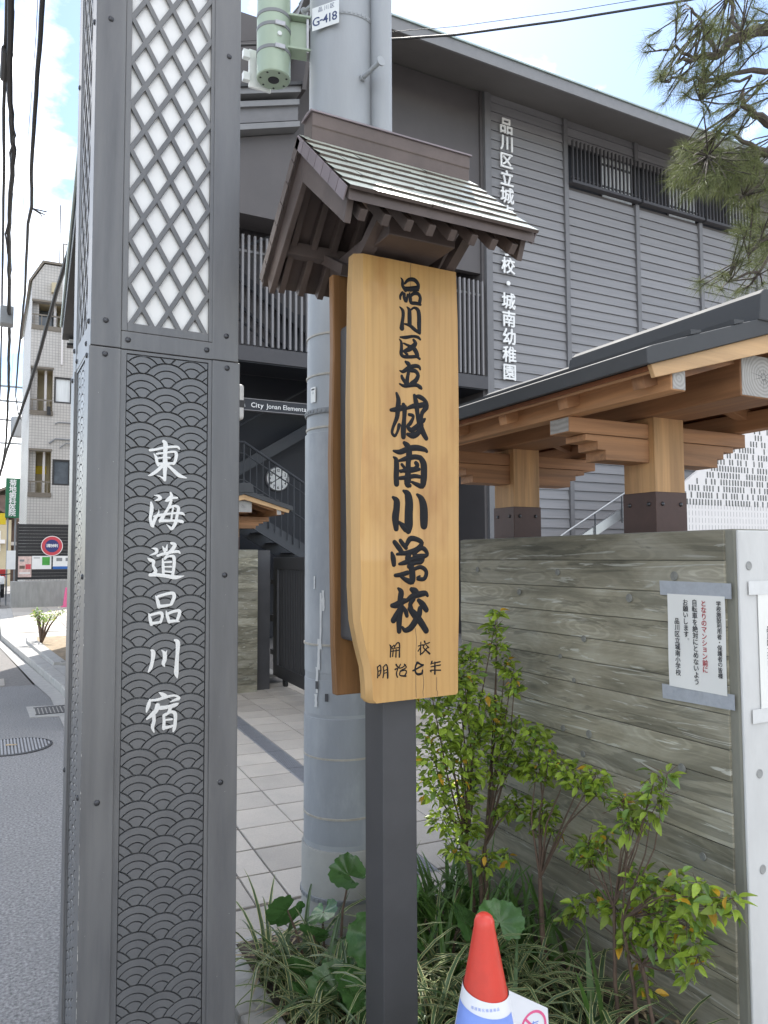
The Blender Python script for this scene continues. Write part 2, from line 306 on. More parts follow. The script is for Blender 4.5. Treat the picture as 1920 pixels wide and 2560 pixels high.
M['fascia'] = mk('fascia', (0.20,0.20,0.203), 0.5, 0.2, var=0.08)
M['flash'] = mk('flash', (0.36,0.43,0.41), 0.4, 0.4, var=0.08)
M['slat'] = mk('slat', (0.21,0.203,0.208), 0.55, var=0.06)
M['guard'] = mk('guard', (0.055,0.052,0.056), 0.5, var=0.1)
M['stair'] = mk('stair', (0.05,0.054,0.062), 0.5, 0.2, var=0.12)
M['curtain'] = mk('curtain', (0.68,0.70,0.70), 0.8, var=0.08, scale=5, stretch=(6,1,0.3))
M['glass'] = mk('glass', (0.11,0.125,0.14), 0.08, var=0.25, scale=3, spec=0.8)
M['white_panel'] = mk('white_panel', (0.70,0.67,0.655), 0.5, var=0.03, scale=4)
M['slot'] = mk('slot', (0.10,0.11,0.105), 0.6, var=0.3, scale=20)
M['rail'] = mk('rail', (0.40,0.41,0.42), 0.3, 0.8, var=0.1)
def tiled():
    m = mk('apartment_tile', (0.50,0.475,0.445), 0.5, var=0.06, scale=3, stain=0.2, stain_scale=0.6)
    n, l = m.node_tree.nodes, m.node_tree.links; b = n['Principled BSDF']
    t = n.new('ShaderNodeTexCoord'); sp = n.new('ShaderNodeSeparateXYZ'); cb = n.new('ShaderNodeCombineXYZ'); ad = n.new('ShaderNodeMath')
    l.new(t.outputs['Object'], sp.inputs[0]); l.new(sp.outputs['X'], ad.inputs[0]); l.new(sp.outputs['Y'], ad.inputs[1]); l.new(ad.outputs[0], cb.inputs['X']); l.new(sp.outputs['Z'], cb.inputs['Y'])
    br = n.new('ShaderNodeTexBrick'); br.offset = 0.0; br.inputs['Scale'].default_value = 1.0; br.inputs['Brick Width'].default_value = 0.10; br.inputs['Row Height'].default_value = 0.10; br.inputs['Mortar Size'].default_value = 0.008
    br.inputs['Color1'].default_value = (1,1,1,1); br.inputs['Color2'].default_value = (0.95,0.95,0.95,1); br.inputs['Mortar'].default_value = (0.6,0.6,0.6,1)
    l.new(cb.outputs[0], br.inputs[0]); old = b.inputs['Base Color'].links[0].from_socket
    x = n.new('ShaderNodeMixRGB'); x.blend_type = 'MULTIPLY'; x.inputs[0].default_value = 1
    l.new(old, x.inputs[1]); l.new(br.outputs[0], x.inputs[2]); l.new(x.outputs[0], b.inputs['Base Color'])
    return m
M['apt'] = tiled()
M['cream'] = mk('cream', (0.50,0.43,0.29), 0.7, var=0.08, scale=2)
M['bronze'] = mk('bronze', (0.17,0.145,0.115), 0.5, 0.2, var=0.1)
M['frame_dark'] = mk('frame_dark', (0.03,0.028,0.028), 0.5, var=0.1)
M['board_black'] = mk('board_black', (0.02,0.02,0.022), 0.55, var=0.2, scale=3)
M['sign_red'] = mk('sign_red', (0.55,0.06,0.08), 0.4, var=0.05)
M['sign_blue'] = mk('sign_blue', (0.03,0.04,0.16), 0.4, var=0.05)
M['sign_green'] = mk('sign_green', (0.01,0.14,0.06), 0.5, var=0.08)
M['poster_green'] = mk('poster_green', (0.06,0.32,0.05), 0.6, var=0.2, scale=8)
M['poster_pink'] = mk('poster_pink', (0.62,0.46,0.42), 0.6, var=0.3, scale=9)
M['poster_blue'] = mk('poster_blue', (0.03,0.13,0.42), 0.6, var=0.1)
M['yellow'] = mk('yellow', (0.75,0.55,0.02), 0.6, var=0.05)
M['roof_brown'] = mk('roof_brown', (0.16,0.11,0.09), 0.8, var=0.2, scale=4)
M['cable'] = mk('cable', (0.025,0.024,0.024), 0.6, var=0.1)
M['cable_grey'] = mk('cable_grey', (0.22,0.23,0.24), 0.6, var=0.1)
M['soil'] = mk('soil', (0.055,0.042,0.03), 0.95, var=0.5, scale=30, bump=0.8, bscale=60)
M['soil_dry'] = mk('soil_dry', (0.26,0.20,0.13), 0.95, var=0.35, scale=12, bump=0.5, bscale=40)
M['leaf'] = mk('leaf', (0.31,0.42,0.055), 0.40, var=0.25, scale=25, island=0.5, trans=0.5, spec=0.5)
M['leaf_dark'] = mk('leaf_dark', (0.15,0.25,0.05), 0.42, var=0.2, scale=20, island=0.35, trans=0.3)
M['leaf_yellow'] = mk('leaf_yellow', (0.58,0.34,0.03), 0.5, var=0.25, scale=40, island=0.3, trans=0.35)
M['twig'] = mk('twig', (0.10,0.065,0.045), 0.85, var=0.3, scale=30, bump=0.4)
M['blade'] = mk('blade', (0.075,0.125,0.05), 0.4, var=0.25, scale=15, objrand=0.35, trans=0.2)
M['blade_edge'] = mk('blade_edge', (0.52,0.50,0.23), 0.45, var=0.15, scale=15, objrand=0.2, trans=0.2)
M['blade_plain'] = mk('blade_plain', (0.085,0.17,0.035), 0.38, var=0.2, scale=12, objrand=0.2, trans=0.3)
M['straw'] = mk('straw', (0.40,0.31,0.19), 0.85, var=0.25, scale=15, objrand=0.2, island=0.0)
M['broad'] = mk('broad', (0.065,0.15,0.04), 0.27, var=0.3, scale=14, objrand=0.25, trans=0.22, spec=0.6, bump=0.25, bscale=26)
M['needle'] = mk('needle', (0.14,0.16,0.065), 0.65, spec=0.2, var=0.2, scale=8, island=0.4, trans=0.25)
M['bark'] = mk('bark', (0.075,0.06,0.05), 0.9, var=0.4, scale=18, bump=0.8, bscale=30)
M['cone_red'] = mk('cone_red', (0.62,0.055,0.035), 0.32, var=0.05, scale=8, stain=0.5, stain_col=(0.42,0.05,0.035), stain_scale=14, bump=0.06, bscale=50)
M['pvc_white'] = mk('pvc_white', (0.74,0.74,0.77), 0.4, var=0.03)
M['pvc_blue'] = mk('pvc_blue', (0.20,0.30,0.70), 0.45, var=0.10, scale=12)
M['pvc_pink'] = mk('pvc_pink', (0.72,0.12,0.27), 0.45, var=0.06)
M['rubber'] = mk('rubber', (0.02,0.02,0.02), 0.8, var=0.2)
M['car_white'] = mk('car_white', (0.75,0.76,0.77), 0.25, var=0.02, coat=0.5)
M['car_glass'] = mk('car_glass', (0.03,0.035,0.04), 0.08, var=0.1)
M['lamp_red'] = mk('lamp_red', (0.4,0.02,0.02), 0.3, var=0.1)
M['iron'] = mk('iron', (0.05,0.05,0.053), 0.55, 0.6, var=0.3, scale=30, bump=0.2)
M['grate'] = mk('grate', (0.23,0.235,0.25), 0.55, 0.2, var=0.15, scale=30)

# ------------------------------------------------------------------ lettering
_g = {}
def glyph(ch, bold=0.0):
    key = (ch, bold)
    if key not in _g:
        cu = bpy.data.curves.new('g', 'FONT'); cu.body = ch; cu.size = 1.0; cu.offset = bold; cu.resolution_u = 3
        ob = bpy.data.objects.new('g', cu); COL.objects.link(ob); bpy.context.view_layer.update()
        ev = ob.evaluated_get(bpy.context.evaluated_depsgraph_get()); me = ev.to_mesh()
        vs = [(v.co.x, v.co.y) for v in me.vertices]; fs = [tuple(p.vertices) for p in me.polygons]
        ev.to_mesh_clear(); bpy.data.objects.remove(ob); bpy.data.curves.remove(cu)
        _g[key] = (vs, fs)
    return _g[key]
def put_glyphs(mb, items, origin, right, upv, size, bold=0.0, centre=True, wid=1.0):
    """items: [(text, x, y)] on the plane origin + right*x + up*y, one glyph centred on each point"""
    o, r_, u_ = Vector(origin), Vector(right), Vector(upv)
    for ch, x, y in items:
        vs, fs = glyph(ch, bold)
        if not vs: continue
        xs = [v[0] for v in vs]; ys = [v[1] for v in vs]
        cx, cy = ((min(xs)+max(xs))/2, (min(ys)+max(ys))/2) if centre else (0, 0)
        mb.add([o + r_*(x+(v[0]-cx)*size*wid) + u_*(y+(v[1]-cy)*size) for v in vs], fs)
    return mb
def bold_glyphs(mb, items, origin, right, upv, size, grow, nrm):
    """heavier weight: overlaid copies of the glyph shifted by the stroke growth, each a hair deeper"""
    for k, (dx, dy) in enumerate(((0,0),(1,0),(-1,0),(0,1),(0,-1),(.7,.7),(-.7,.7),(.7,-.7),(-.7,-.7))):
        put_glyphs(mb, [(c, x+dx*grow, y+dy*grow) for c, x, y in items], Vector(origin)-Vector(nrm)*0.00025*k, right, upv, size)
    return mb
def column(text, x, ytop, pitch): return [(c, x, ytop-pitch*(i+0.5)) for i, c in enumerate(text) if c != ' ']
def ribbon_char(mb, enc, fn, h_edge, h_mid, fat=1.0):
    """brush strokes 'u,z,w u,z,w|...' in tenths of a millimetre swept into raised tapering strokes; fn(u,z,h) -> point"""
    for si, st in enumerate(enc.split('|')):
        P = [tuple(float(a)/1e4*(fat if j == 2 else 1) for j, a in enumerate(q.split(','))) for q in st.split()]
        Q = []
        for i in range(len(P)-1):
            a, b, c, d = P[max(i-1,0)], P[i], P[i+1], P[min(i+2,len(P)-1)]
            for k in range(4):
                t = k/4; t2, t3 = t*t, t*t*t
                Q.append(tuple(0.5*((2*b[j])+(-a[j]+c[j])*t+(2*a[j]-5*b[j]+4*c[j]-d[j])*t2+(-a[j]+3*b[j]-3*c[j]+d[j])*t3) for j in range(3)))
        Q.append(P[-1])
        L, Rr = [], []
        for i, q in enumerate(Q):
            a, b = Q[max(i-1,0)], Q[min(i+1,len(Q)-1)]
            dx, dz = b[0]-a[0], b[1]-a[1]; n_ = math.hypot(dx, dz) or 1; dx, dz = dx/n_, dz/n_; w = max(q[2], 0.0004)/2
            L.append((q[0]-dz*w, q[1]+dx*w)); Rr.append((q[0]+dz*w, q[1]-dx*w))
        def cap(q, p_, sgn):
            dx, dz = q[0]-p_[0], q[1]-p_[1]; n_ = math.hypot(dx, dz) or 1; dx, dz = dx/n_, dz/n_; w = max(q[2],0.0004)/2; out = []
            for k in range(1, 5):
                a = math.pi*k/5; out.append((q[0]-dz*w*math.cos(a)+dx*w*math.sin(a), q[1]+dx*w*math.cos(a)+dz*w*math.sin(a)))
            return out
        e = 0.00004*si
        n = len(Q); vs = [fn(*p, h_edge+e) for p in L] + [fn(q[0], q[1], h_mid+e) for q in Q] + [fn(*p, h_edge+e) for p in Rr] + [fn(*p, -0.0005) for p in L] + [fn(*p, -0.0005) for p in Rr]
        fs = []
        for i in range(n-1):
            fs += [(i, i+1, n+i+1, n+i), (n+i, n+i+1, 2*n+i+1, 2*n+i), (3*n+i, 3*n+i+1, i+1, i), (2*n+i, 2*n+i+1, 4*n+i+1, 4*n+i)]
        mb.add(vs, fs)
        for q, p_, A, B_ in ((Q[-1], Q[-2], L[-1], Rr[-1]), (Q[0], Q[1], Rr[0], L[0])):
            c = cap(q, p_, 1); ring = [A] + c + [B_]
            m_ = len(ring)
            mb.add([fn(q[0], q[1], h_mid+e)] + [fn(*p, h_edge+e) for p in ring] + [fn(*p, -0.0005) for p in ring],
                   [(0, i+1, i+2) for i in range(m_-1)] + [(i+1, i+2, m_+i+2, m_+i+1) for i in range(m_-1)])

# ------------------------------------------------------------------ traced data: brush strokes (0.1 mm), pine tufts and limbs (cm), leaf clusters (mm)
SIGN_GLYPHS = [
'-126,22941,28 -76,22869,71 -73,22726,89 22,22608,112|-7,22791,56 125,22925,97 308,22955,115 434,22855,102 439,22730,93|-7,22648,102 205,22686,112 419,22744,112|12,22606,74 224,22632,65 449,22664,41|-78,22520,78 -149,22411,71 -150,22321,48|-18,22494,78 -19,22378,97 40,22276,74 92,22485,60|147,22547,37 172,22426,97 202,22272,97 364,22276,97 507,22262,74|183,22445,60 285,22548,97 428,22565,102 505,22469,86 487,22340,102',
'-165,22088,37 -72,21995,93 -63,21836,93 -94,21636,102 -105,21483,140|-14,21620,47 157,21596,93 318,21497,102 480,21411,67|70,22123,37 139,22044,102 148,21866,121 147,21616,121|200,22062,47 302,22137,65 424,22087,112 463,21912,121 461,21642,121 470,21442,102',
'-156,21219,47 13,21233,93 255,21297,74 418,21291,86 495,21237,60|-186,21158,28 -127,21081,74 -120,20905,93 -129,20736,102 -30,20672,93 211,20697,93 373,20722,86 470,20671,71|275,21196,74 335,21105,115 253,21002,130 112,20899,130 -45,20826,78|-44,21056,47 112,21005,78 273,20951,130 354,20857,130 403,20738,112|-39,20818,56 60,20750,82',
'13,20528,71 89,20484,127 148,20423,97|-176,20254,37 -73,20239,93 108,20362,121 310,20442,112 444,20436,97 488,20362,52|-117,20107,78 -90,20040,97 -15,19946,97 24,19861,78|128,20350,104 87,20168,93 55,19988,112 74,19867,115|188,20286,84 329,20298,112 417,20187,104 347,20037,123 205,19915,134|-182,19875,47 -36,19829,93 165,19876,115 367,19896,104 484,19841,112 516,19819,82',
'-287,19600,69 -227,19411,129 -253,19150,138 -279,18911,120 -396,18643,83 -436,18469,78 -354,18383,78 -269,18503,69 -207,18701,106|-466,19106,92 -253,19146,147 -33,19230,143|-69,19296,106 -33,19147,133 -47,18886,115 -73,18603,152 -75,18377,138|41,19193,74 239,19276,129 389,19294,143 641,19356,143 701,19260,97|341,19574,69 466,19564,129 642,19470,115 686,19298,138 543,19110,115 511,18932,97|291,19591,92 352,19356,152 387,19075,120 436,18860,143 534,18605,166 670,18385,129|114,19025,83 218,19012,92 252,18965,74 162,18795,106 67,18679,97 185,18584,138 359,18701,129 574,18889,115 637,18942,60|66,18458,97 233,18431,161 408,18531,143 510,18757,143',
'-44,18204,106 58,18116,175 106,17925,175 80,17707,161|-390,17959,62 -187,17939,138 107,18054,152 355,18092,161 605,18059,129 685,18008,87|-391,17784,51 -310,17707,129 -299,17473,152 -312,17237,152 -301,17036,152|-213,17691,69 31,17769,138 278,17827,138 477,17812,138|477,17812,138 576,17648,189 589,17387,189 572,17169,184 521,17004,143 347,17047,115 199,17106,74|-128,17589,83 -63,17517,83|327,17656,115 376,17589,115 276,17498,92 78,17466,115 -161,17394,92|-190,17410,69 103,17424,129 425,17483,97|-201,17200,97 28,17232,115 274,17281,115 448,17268,97|80,17707,138 66,17384,161 56,17061,198 124,17004,106',
'-416,16655,78 -304,16557,175 -305,16345,184 -343,16089,198 -320,15783,143|-247,15985,57 -127,15881,143 -6,15777,184|-77,16848,78 49,16760,189 97,16526,230 82,16205,235 80,15885,235 67,15725,166|365,16756,78 493,16646,166 566,16432,221 576,16108,235 574,15882,207',
'-375,15409,120 -251,15266,143 -132,15118,120|-188,15452,106 -106,15351,120 -10,15246,106|-9,15305,97 114,15497,143 311,15498,133 503,15392,120 358,15225,129 87,15118,143 -132,15093,106 -296,15072,74|-463,15114,74 -421,14972,143 -398,14787,120|234,15075,97 457,15242,120 606,15199,120 675,15053,97 480,15011,143 258,15011,120|87,15114,143 42,14948,166|-225,14802,74 -37,14843,129 257,14943,143 504,14963,143 474,14844,97 256,14820,106 84,14732,129|37,14949,138 145,14736,161 185,14523,179 169,14311,166 -15,14357,126 -179,14454,74|-352,14488,97 -184,14503,120 34,14557,120|260,14660,97 453,14711,110 614,14624,110 637,14495,110 549,14372,110 351,14389,97 426,14456,55',
'-263,14126,67 -177,14028,150 -199,13831,162 -200,13562,170 -239,13294,162 -245,12946,130|-462,13660,114 -323,13673,170 -137,13757,162 8,13789,102|-201,13544,162 -325,13387,162 -423,13252,154|-159,13650,83 -36,13484,122 5,13360,102|160,14089,126 260,14035,189 365,13942,142|-34,13754,83 175,13892,150 386,13941,162 599,13969,142 675,13901,79|217,13819,122 115,13677,122 152,13531,122|385,13777,110 511,13664,162 633,13505,146|89,13551,122 255,13383,197 443,13175,181 622,12922,158|425,13558,122 403,13413,162 296,13236,170 127,13027,162 -56,12963,122 -138,13053,63',
'-542,12593,20 -512,12506,34 -524,12259,34|-512,12577,24 -476,12513,28 -411,12580,24 -387,12513,28|-386,12531,24 -308,12628,32 -237,12604,37 -238,12401,37 -239,12241,43|-492,12477,26 -268,12501,26|-493,12413,26 -269,12428,26|-428,12448,26 -453,12273,34|-340,12452,28 -351,12248,37',
'449,12613,24 438,12451,34 436,12261,37|364,12506,28 523,12537,26|438,12469,26 357,12365,30|566,12630,43 587,12578,34|502,12516,24 732,12585,30|555,12517,26 522,12464,30|629,12512,26 703,12444,34|533,12445,26 729,12274,51|671,12455,26 479,12286,37',
'-925,12022,26 -906,11881,34 -917,11728,34|-916,12004,26 -836,12060,30 -816,11910,34 -857,11790,30 -906,11776,24|-896,11889,24 -826,11924,24|-746,12006,26 -727,11868,34 -753,11715,30|-746,11992,26 -656,12065,30 -616,11983,37 -607,11789,47 -607,11697,41|-717,11899,22 -626,11928,22|-717,11829,22 -627,11850,22',
'-342,12040,47 -302,11979,34|-374,11913,43 -312,11935,34|-271,11977,26 -334,11804,34 -304,11695,34|-210,12040,30 -251,11940,30 -149,11950,30 -45,12014,30|-86,12035,30 -25,11942,30 -170,11881,30|-211,11866,30 -228,11743,30 -47,11708,51|-211,11845,26 -67,11870,30 -18,11816,30 -68,11731,34',
'192,11837,47 307,11879,41 514,11972,55|329,12048,63 266,11939,41 269,11795,49 348,11727,63 474,11744,59 496,11829,41|350,12047,59 434,11996,41 503,11973,41',
'806,12052,43 773,11976,30|774,11991,26 1075,12025,34|773,11904,26 1085,11933,34|772,11809,30 1084,11787,37|902,12022,37 899,11698,51|776,11764,34 750,11797,30']
PILLAR_GLYPHS = [
'1975,18248,92 2026,18170,122 2019,17905,113 2023,17600,135 2016,17376,100 2019,17163,78|2019,17170,70 1919,17246,44 1804,17285,13|1608,17980,78 1770,18011,68 2007,18077,68 2327,18125,68 2414,18067,48|1713,17886,26 1773,17788,78 1795,17668,78 1835,17569,68|1792,17891,57 2009,17933,57 2248,17976,63 2329,17920,92 2301,17717,78 2252,17637,78|1813,17766,44 2010,17802,48 2150,17799,48|1835,17618,68 2013,17620,78 2252,17653,68|1954,17576,92 1818,17427,92 1662,17308,78 1569,17264,22|2093,17583,70 2255,17449,92 2417,17314,109 2617,17252,33',
'1739,16729,17 1847,16718,70 1897,16647,100 1755,16578,17|1654,16531,48 1675,16396,100 1658,16215,92 1641,16075,78 1701,15896,109 1731,15857,44|1721,15897,57 1767,16077,92 1853,16220,57 1868,16337,13|2182,16819,48 2204,16715,100 2105,16610,100 2030,16577,22|2224,16675,78 2364,16679,57|2205,16613,70 2147,16429,78 2031,16224,78 1925,16041,109 1896,15994,48|1905,16028,92 2132,16032,70 2352,16037,70 2514,16011,92 2534,15975,26|2167,16409,70 2307,16450,70 2408,16392,92 2370,16191,78 2333,15988,92 2235,15808,78 2175,15843,57 2088,15929,17|1737,16145,48 1893,16180,78 2130,16226,57 2350,16250,63 2511,16243,78 2578,16196,28|2258,16392,48 2230,16229,52 2212,16046,52',
'1691,15264,17 1808,15234,92 1809,15139,78 1639,15069,17|1578,14996,17 1656,14940,92 1744,14900,92 1736,14781,70 1806,14641,92 1759,14562,92|1656,14532,92 1857,14529,92 2093,14497,100 2351,14453,109 2578,14490,22|1983,15315,22 2044,15199,92|2111,15375,17 2083,15219,78|2220,15406,70 2320,15360,100 2242,15219,100 2124,15118,70|1853,15059,70 2045,15118,78 2243,15154,70 2403,15175,78 2470,15118,28|2125,15098,57 2027,14978,33|1988,14974,33 2000,14838,70 2013,14583,78|2047,14954,33 2145,15034,48 2284,15033,92 2307,14836,87 2271,14535,78|2029,14874,44 2226,14885,57|2030,14754,44 2228,14752,52|2032,14626,52 2250,14603,57',
'1816,13949,33 1866,13823,92 1907,13647,92|1884,13938,78 2079,13992,78 2273,14017,92 2318,13909,100 2241,13712,78|1927,13663,92 2084,13677,78 2241,13700,57|1638,13472,33 1669,13337,78 1710,13182,92|1687,13434,70 1851,13475,70 1968,13479,92 1999,13382,78 1952,13226,70|1710,13205,78 1855,13218,70 1962,13233,57|2105,13523,33 2136,13397,87 2188,13219,78|2155,13456,70 2323,13515,78 2459,13520,92 2464,13423,92 2406,13266,78|2188,13235,87 2326,13247,78 2466,13223,33',
'1720,12476,59 1769,12408,122 1752,12194,92 1707,12001,92 1645,11893,35|1992,12459,17 2071,12369,100 2083,12211,109 2045,12095,100 2082,12008,26|2139,12450,13 2101,12348,57|2353,12716,59 2433,12645,122 2427,12367,100 2410,12069,109 2403,11812,122 2429,11675,35',
'1948,11313,33 2037,11251,109 2116,11189,122|1700,11141,48 1673,11031,100 1636,10918,92 1611,10818,35|1738,11118,57 1902,11122,70 2096,11165,78 2351,11199,57 2491,11111,78 2373,11073,70 2239,11026,17|1905,10966,131 1868,10837,122 1753,10731,109 1625,10628,44|1802,10726,92 1814,10550,92 1777,10399,92 1818,10263,35|1983,10892,109 2198,10902,100 2394,10940,100 2469,10973,28|2257,10877,92 2200,10745,78 2102,10696,70|2073,10679,70 2085,10522,78 2078,10327,92|2122,10692,70 2258,10757,70 2377,10707,100 2390,10489,92 2363,10296,92 2334,10215,35|2124,10555,48 2300,10556,57|2088,10346,92 2244,10356,70 2322,10377,57']
PINE_TUFTS = "465,370,511 440,363,486 428,352,522 399,320,506 440,380,497 369,327,453 378,301,479 415,312,494 397,322,466 504,374,529 433,324,502 361,319,484 363,311,453 415,326,495 424,323,487 378,311,452 388,301,440 451,345,517 451,396,521 435,322,499 386,314,452 480,372,513 412,370,522 497,370,550 408,330,497 455,404,532 444,325,492 443,385,524 376,311,468 387,317,450 391,311,451 457,379,556 464,398,549 447,369,523 414,340,507 453,402,553 453,334,494 392,332,507 427,329,467 464,356,500 421,332,474 436,340,515 419,323,472 461,341,499 372,341,478 470,369,532 418,331,470 469,372,514 455,386,510 456,336,503 450,398,516 447,368,508 469,363,549 422,339,485 448,357,496 420,372,519 422,369,501 371,337,480 383,326,494 386,351,494 404,322,474 410,342,508 429,360,542 385,346,485 465,374,498 436,364,494 427,359,534 480,388,510 474,378,547 391,316,464 445,320,492 427,316,512 528,358,568 444,304,494 465,314,512 450,330,527 430,336,509 480,365,536 407,324,498 404,309,498 474,342,534 415,299,475 468,328,532 449,338,532 479,353,549 429,309,516 495,366,535 486,353,568 473,351,535 506,363,558 487,364,557 475,366,560 437,310,503 425,298,470 452,333,517 455,342,543 473,364,531 490,377,554 438,310,516 420,302,492 414,296,502 398,297,496 500,362,543 417,325,506 507,366,560 469,350,559 438,341,515 486,333,528 416,317,495 422,297,486 467,358,548 456,353,524 391,308,476 408,319,492 449,309,504 387,320,457 403,322,450 384,321,441 392,329,458 393,345,462 444,386,512 414,347,464 439,356,483 407,345,463 458,369,498 423,341,468 378,325,457 390,352,470 371,330,454 404,358,481 429,375,481 510,369,502 413,328,443 422,305,431 433,328,437 420,322,450 424,304,432 489,380,493 512,372,506 412,293,433 457,338,448 398,303,446 520,363,500 385,309,435 420,325,454 456,339,472 391,312,442 465,345,457 412,288,438 462,341,472 472,359,478 464,322,469 422,297,445 473,363,504 423,299,443 389,310,442 421,317,443 384,308,424 425,332,464 414,330,454 509,363,494 468,340,461 467,351,465 496,357,500 398,302,445 443,368,447 459,372,462 395,304,411 460,386,455 434,311,402 420,332,418 451,387,443 457,340,443 419,349,412 465,391,461 433,340,423 455,353,411 489,387,478 416,356,420 429,310,409 437,355,441 407,327,397 486,389,469 473,346,417 472,375,463 405,316,419 463,391,442 408,338,401 466,351,417 402,295,395 408,317,399 385,306,399 430,347,427 506,379,462 456,343,420 468,344,436 427,322,409 462,371,438 501,374,462 385,314,387 507,376,447 501,362,439 422,314,400 415,323,391 454,323,415 468,388,444 450,324,412 427,360,420 496,371,456 402,332,416 412,314,386 418,318,395 454,386,444 452,328,409 482,381,450 443,358,441 410,316,399 441,366,430 403,303,386 491,385,440 448,363,419 450,338,409 383,319,393 491,365,435 506,372,443 519,371,450 455,363,438 443,329,434 402,311,403 467,357,442 491,384,433 410,306,406 467,365,447 439,316,415 474,370,435 428,328,421 409,298,393 456,360,447 378,320,405 446,350,407 392,313,380 381,306,379 401,297,396 417,341,418 412,319,422 463,329,425 468,395,465 402,302,394 430,342,408 463,355,417 396,300,409 498,368,454 416,309,385 510,376,460 434,344,432 391,318,392 380,316,397 478,382,432 418,319,420 466,368,452 398,319,390 466,362,417 435,329,420 492,385,452 403,331,405 404,313,391 387,303,383 456,337,428 399,305,383 429,334,435 476,350,417 481,330,412 524,369,414 478,360,422 514,368,436 496,365,423 453,339,410 461,329,413 513,375,450 489,361,432 510,357,435 483,342,417 499,369,439 426,309,370 414,290,372 412,297,363 492,350,434 436,310,383 406,307,373 468,353,416 426,293,370 425,301,369 448,313,401 461,332,387 428,319,400 405,305,383 480,348,409 454,338,418 479,337,411 462,341,407 496,341,413 501,364,414 431,316,404 434,317,376 521,370,427 435,327,384 492,369,421 521,371,454 487,355,413 438,323,397 514,361,432 416,313,392 430,296,379 408,296,384 421,300,387 521,373,365 498,357,396 410,305,340 474,323,358 516,378,386 467,337,377 495,340,376 516,354,388 417,297,354 473,324,362 479,329,360 435,318,340 480,345,357 480,356,387 532,372,409 411,305,355 508,366,376 414,307,334 453,321,366 413,310,334 486,338,375 515,364,383 459,315,364 521,376,392 487,362,369 522,357,391 512,360,385 500,351,383 482,345,359 475,330,378 422,294,326 425,303,344 516,356,393 489,345,376 405,297,346 501,353,372 446,319,356 486,339,374 497,347,375 494,369,393 450,335,362 479,332,365 515,359,375 512,363,371 516,364,407 411,307,348 432,313,365 450,329,347 445,307,340 455,329,360 463,378,353 483,355,344 513,373,354 484,351,348 485,359,345 432,330,335 473,373,350 478,380,355 460,356,350 424,329,334 395,303,321 494,372,349 400,312,315 463,376,350 447,341,334 476,338,340 414,351,411 417,329,405 448,365,430 457,370,438 465,384,441 457,362,429 375,320,386 449,362,413 413,356,411 404,333,406 447,367,434 379,319,391 402,337,391 464,397,446 388,332,398 392,314,388 461,362,429 382,314,377 397,335,402 423,333,403 438,358,410 441,362,417 388,321,391 408,336,393 435,362,417 445,377,430 391,311,377 395,339,397 430,345,421 440,374,430"
PINE_LIMBS = ['524,311,534,86 476,315,515,47 440,323,499,35 426,331,486,27 413,338,484,18 395,337,475,9',
'426,331,486,16 427,341,515,12 419,344,526,8',
'440,323,499,16 444,331,523,11 443,331,537,10',
'415,338,484,12 394,337,487,9 387,341,484,7',
'525,314,489,43 476,317,486,22 439,326,475,16 411,330,463,12 397,337,466,9 388,342,463,7',
'448,321,473,11 429,331,466,8 409,331,450,7',
'517,311,421,77 478,319,441,41 454,320,446,27 443,325,453,19 443,324,463,11',
'517,311,421,77 478,320,426,44 463,328,428,28 438,330,416,18 415,331,414,9',
'463,328,428,19 440,328,432,12 428,334,435,8',
'528,319,386,57 479,323,375,25 456,325,362,16 449,329,352,9',
'479,323,375,17 456,326,341,11 437,336,334,7',
'478,320,426,19 455,322,400,12 445,328,392,8']
SHRUB_A = '1734,2400,1279,22 1723,2400,1218,34 1737,2400,1149,37 1760,2383,1088,31 1760,2339,1049,30 1760,2328,998,27 1617,2400,1126,42 1584,2400,1054,63 1505,2400,1045,66 1444,2400,992,58 1565,2400,952,82 1673,2400,920,83 1468,2400,860,73 1581,2400,833,82 1708,2400,804,76 1760,2320,837,67 1760,2203,840,58 1450,2400,762,65 1562,2400,733,74 1688,2400,688,68 1760,2322,741,57 1760,2205,726,52 1449,2400,662,55 1561,2400,617,66 1760,2138,777,39 1760,2034,768,43 1760,1976,743,40 1760,1900,788,36 1760,1883,742,28 1760,2154,593,45 1760,2232,549,40 1491,2400,542,47 1586,2400,498,56 1541,2400,433,41 1760,2326,579,42 1741,2400,532,43 1665,2400,368,39 1760,2123,541,22 1760,2379,372,21'
SHRUB_B = '1730,1620,868,17 1730,1579,878,11 1730,1633,830,21 1730,1611,797,23 1730,1668,786,19 1730,1639,754,21 1730,1749,758,29 1730,1774,727,22 1730,1718,714,31 1730,1727,682,27 1730,1910,575,33 1730,1968,530,24 1730,1828,626,33 1730,1856,568,33 1730,1912,518,23 1730,1691,542,40 1730,1631,530,42 1730,1557,602,25 1730,1544,553,38 1730,1482,603,22 1730,1464,557,37 1730,1401,577,29 1730,1375,612,17 1730,1792,422,42 1730,1879,405,33 1730,1972,363,29 1730,2013,295,24 1730,1711,431,48 1730,1619,457,46 1730,1526,495,40 1730,1729,360,31 1730,1636,389,32 1730,1514,452,31 1730,1489,416,28 1730,1538,351,29 1730,1564,393,22 1730,1699,286,21 1730,1678,240,23 1730,1762,322,17'

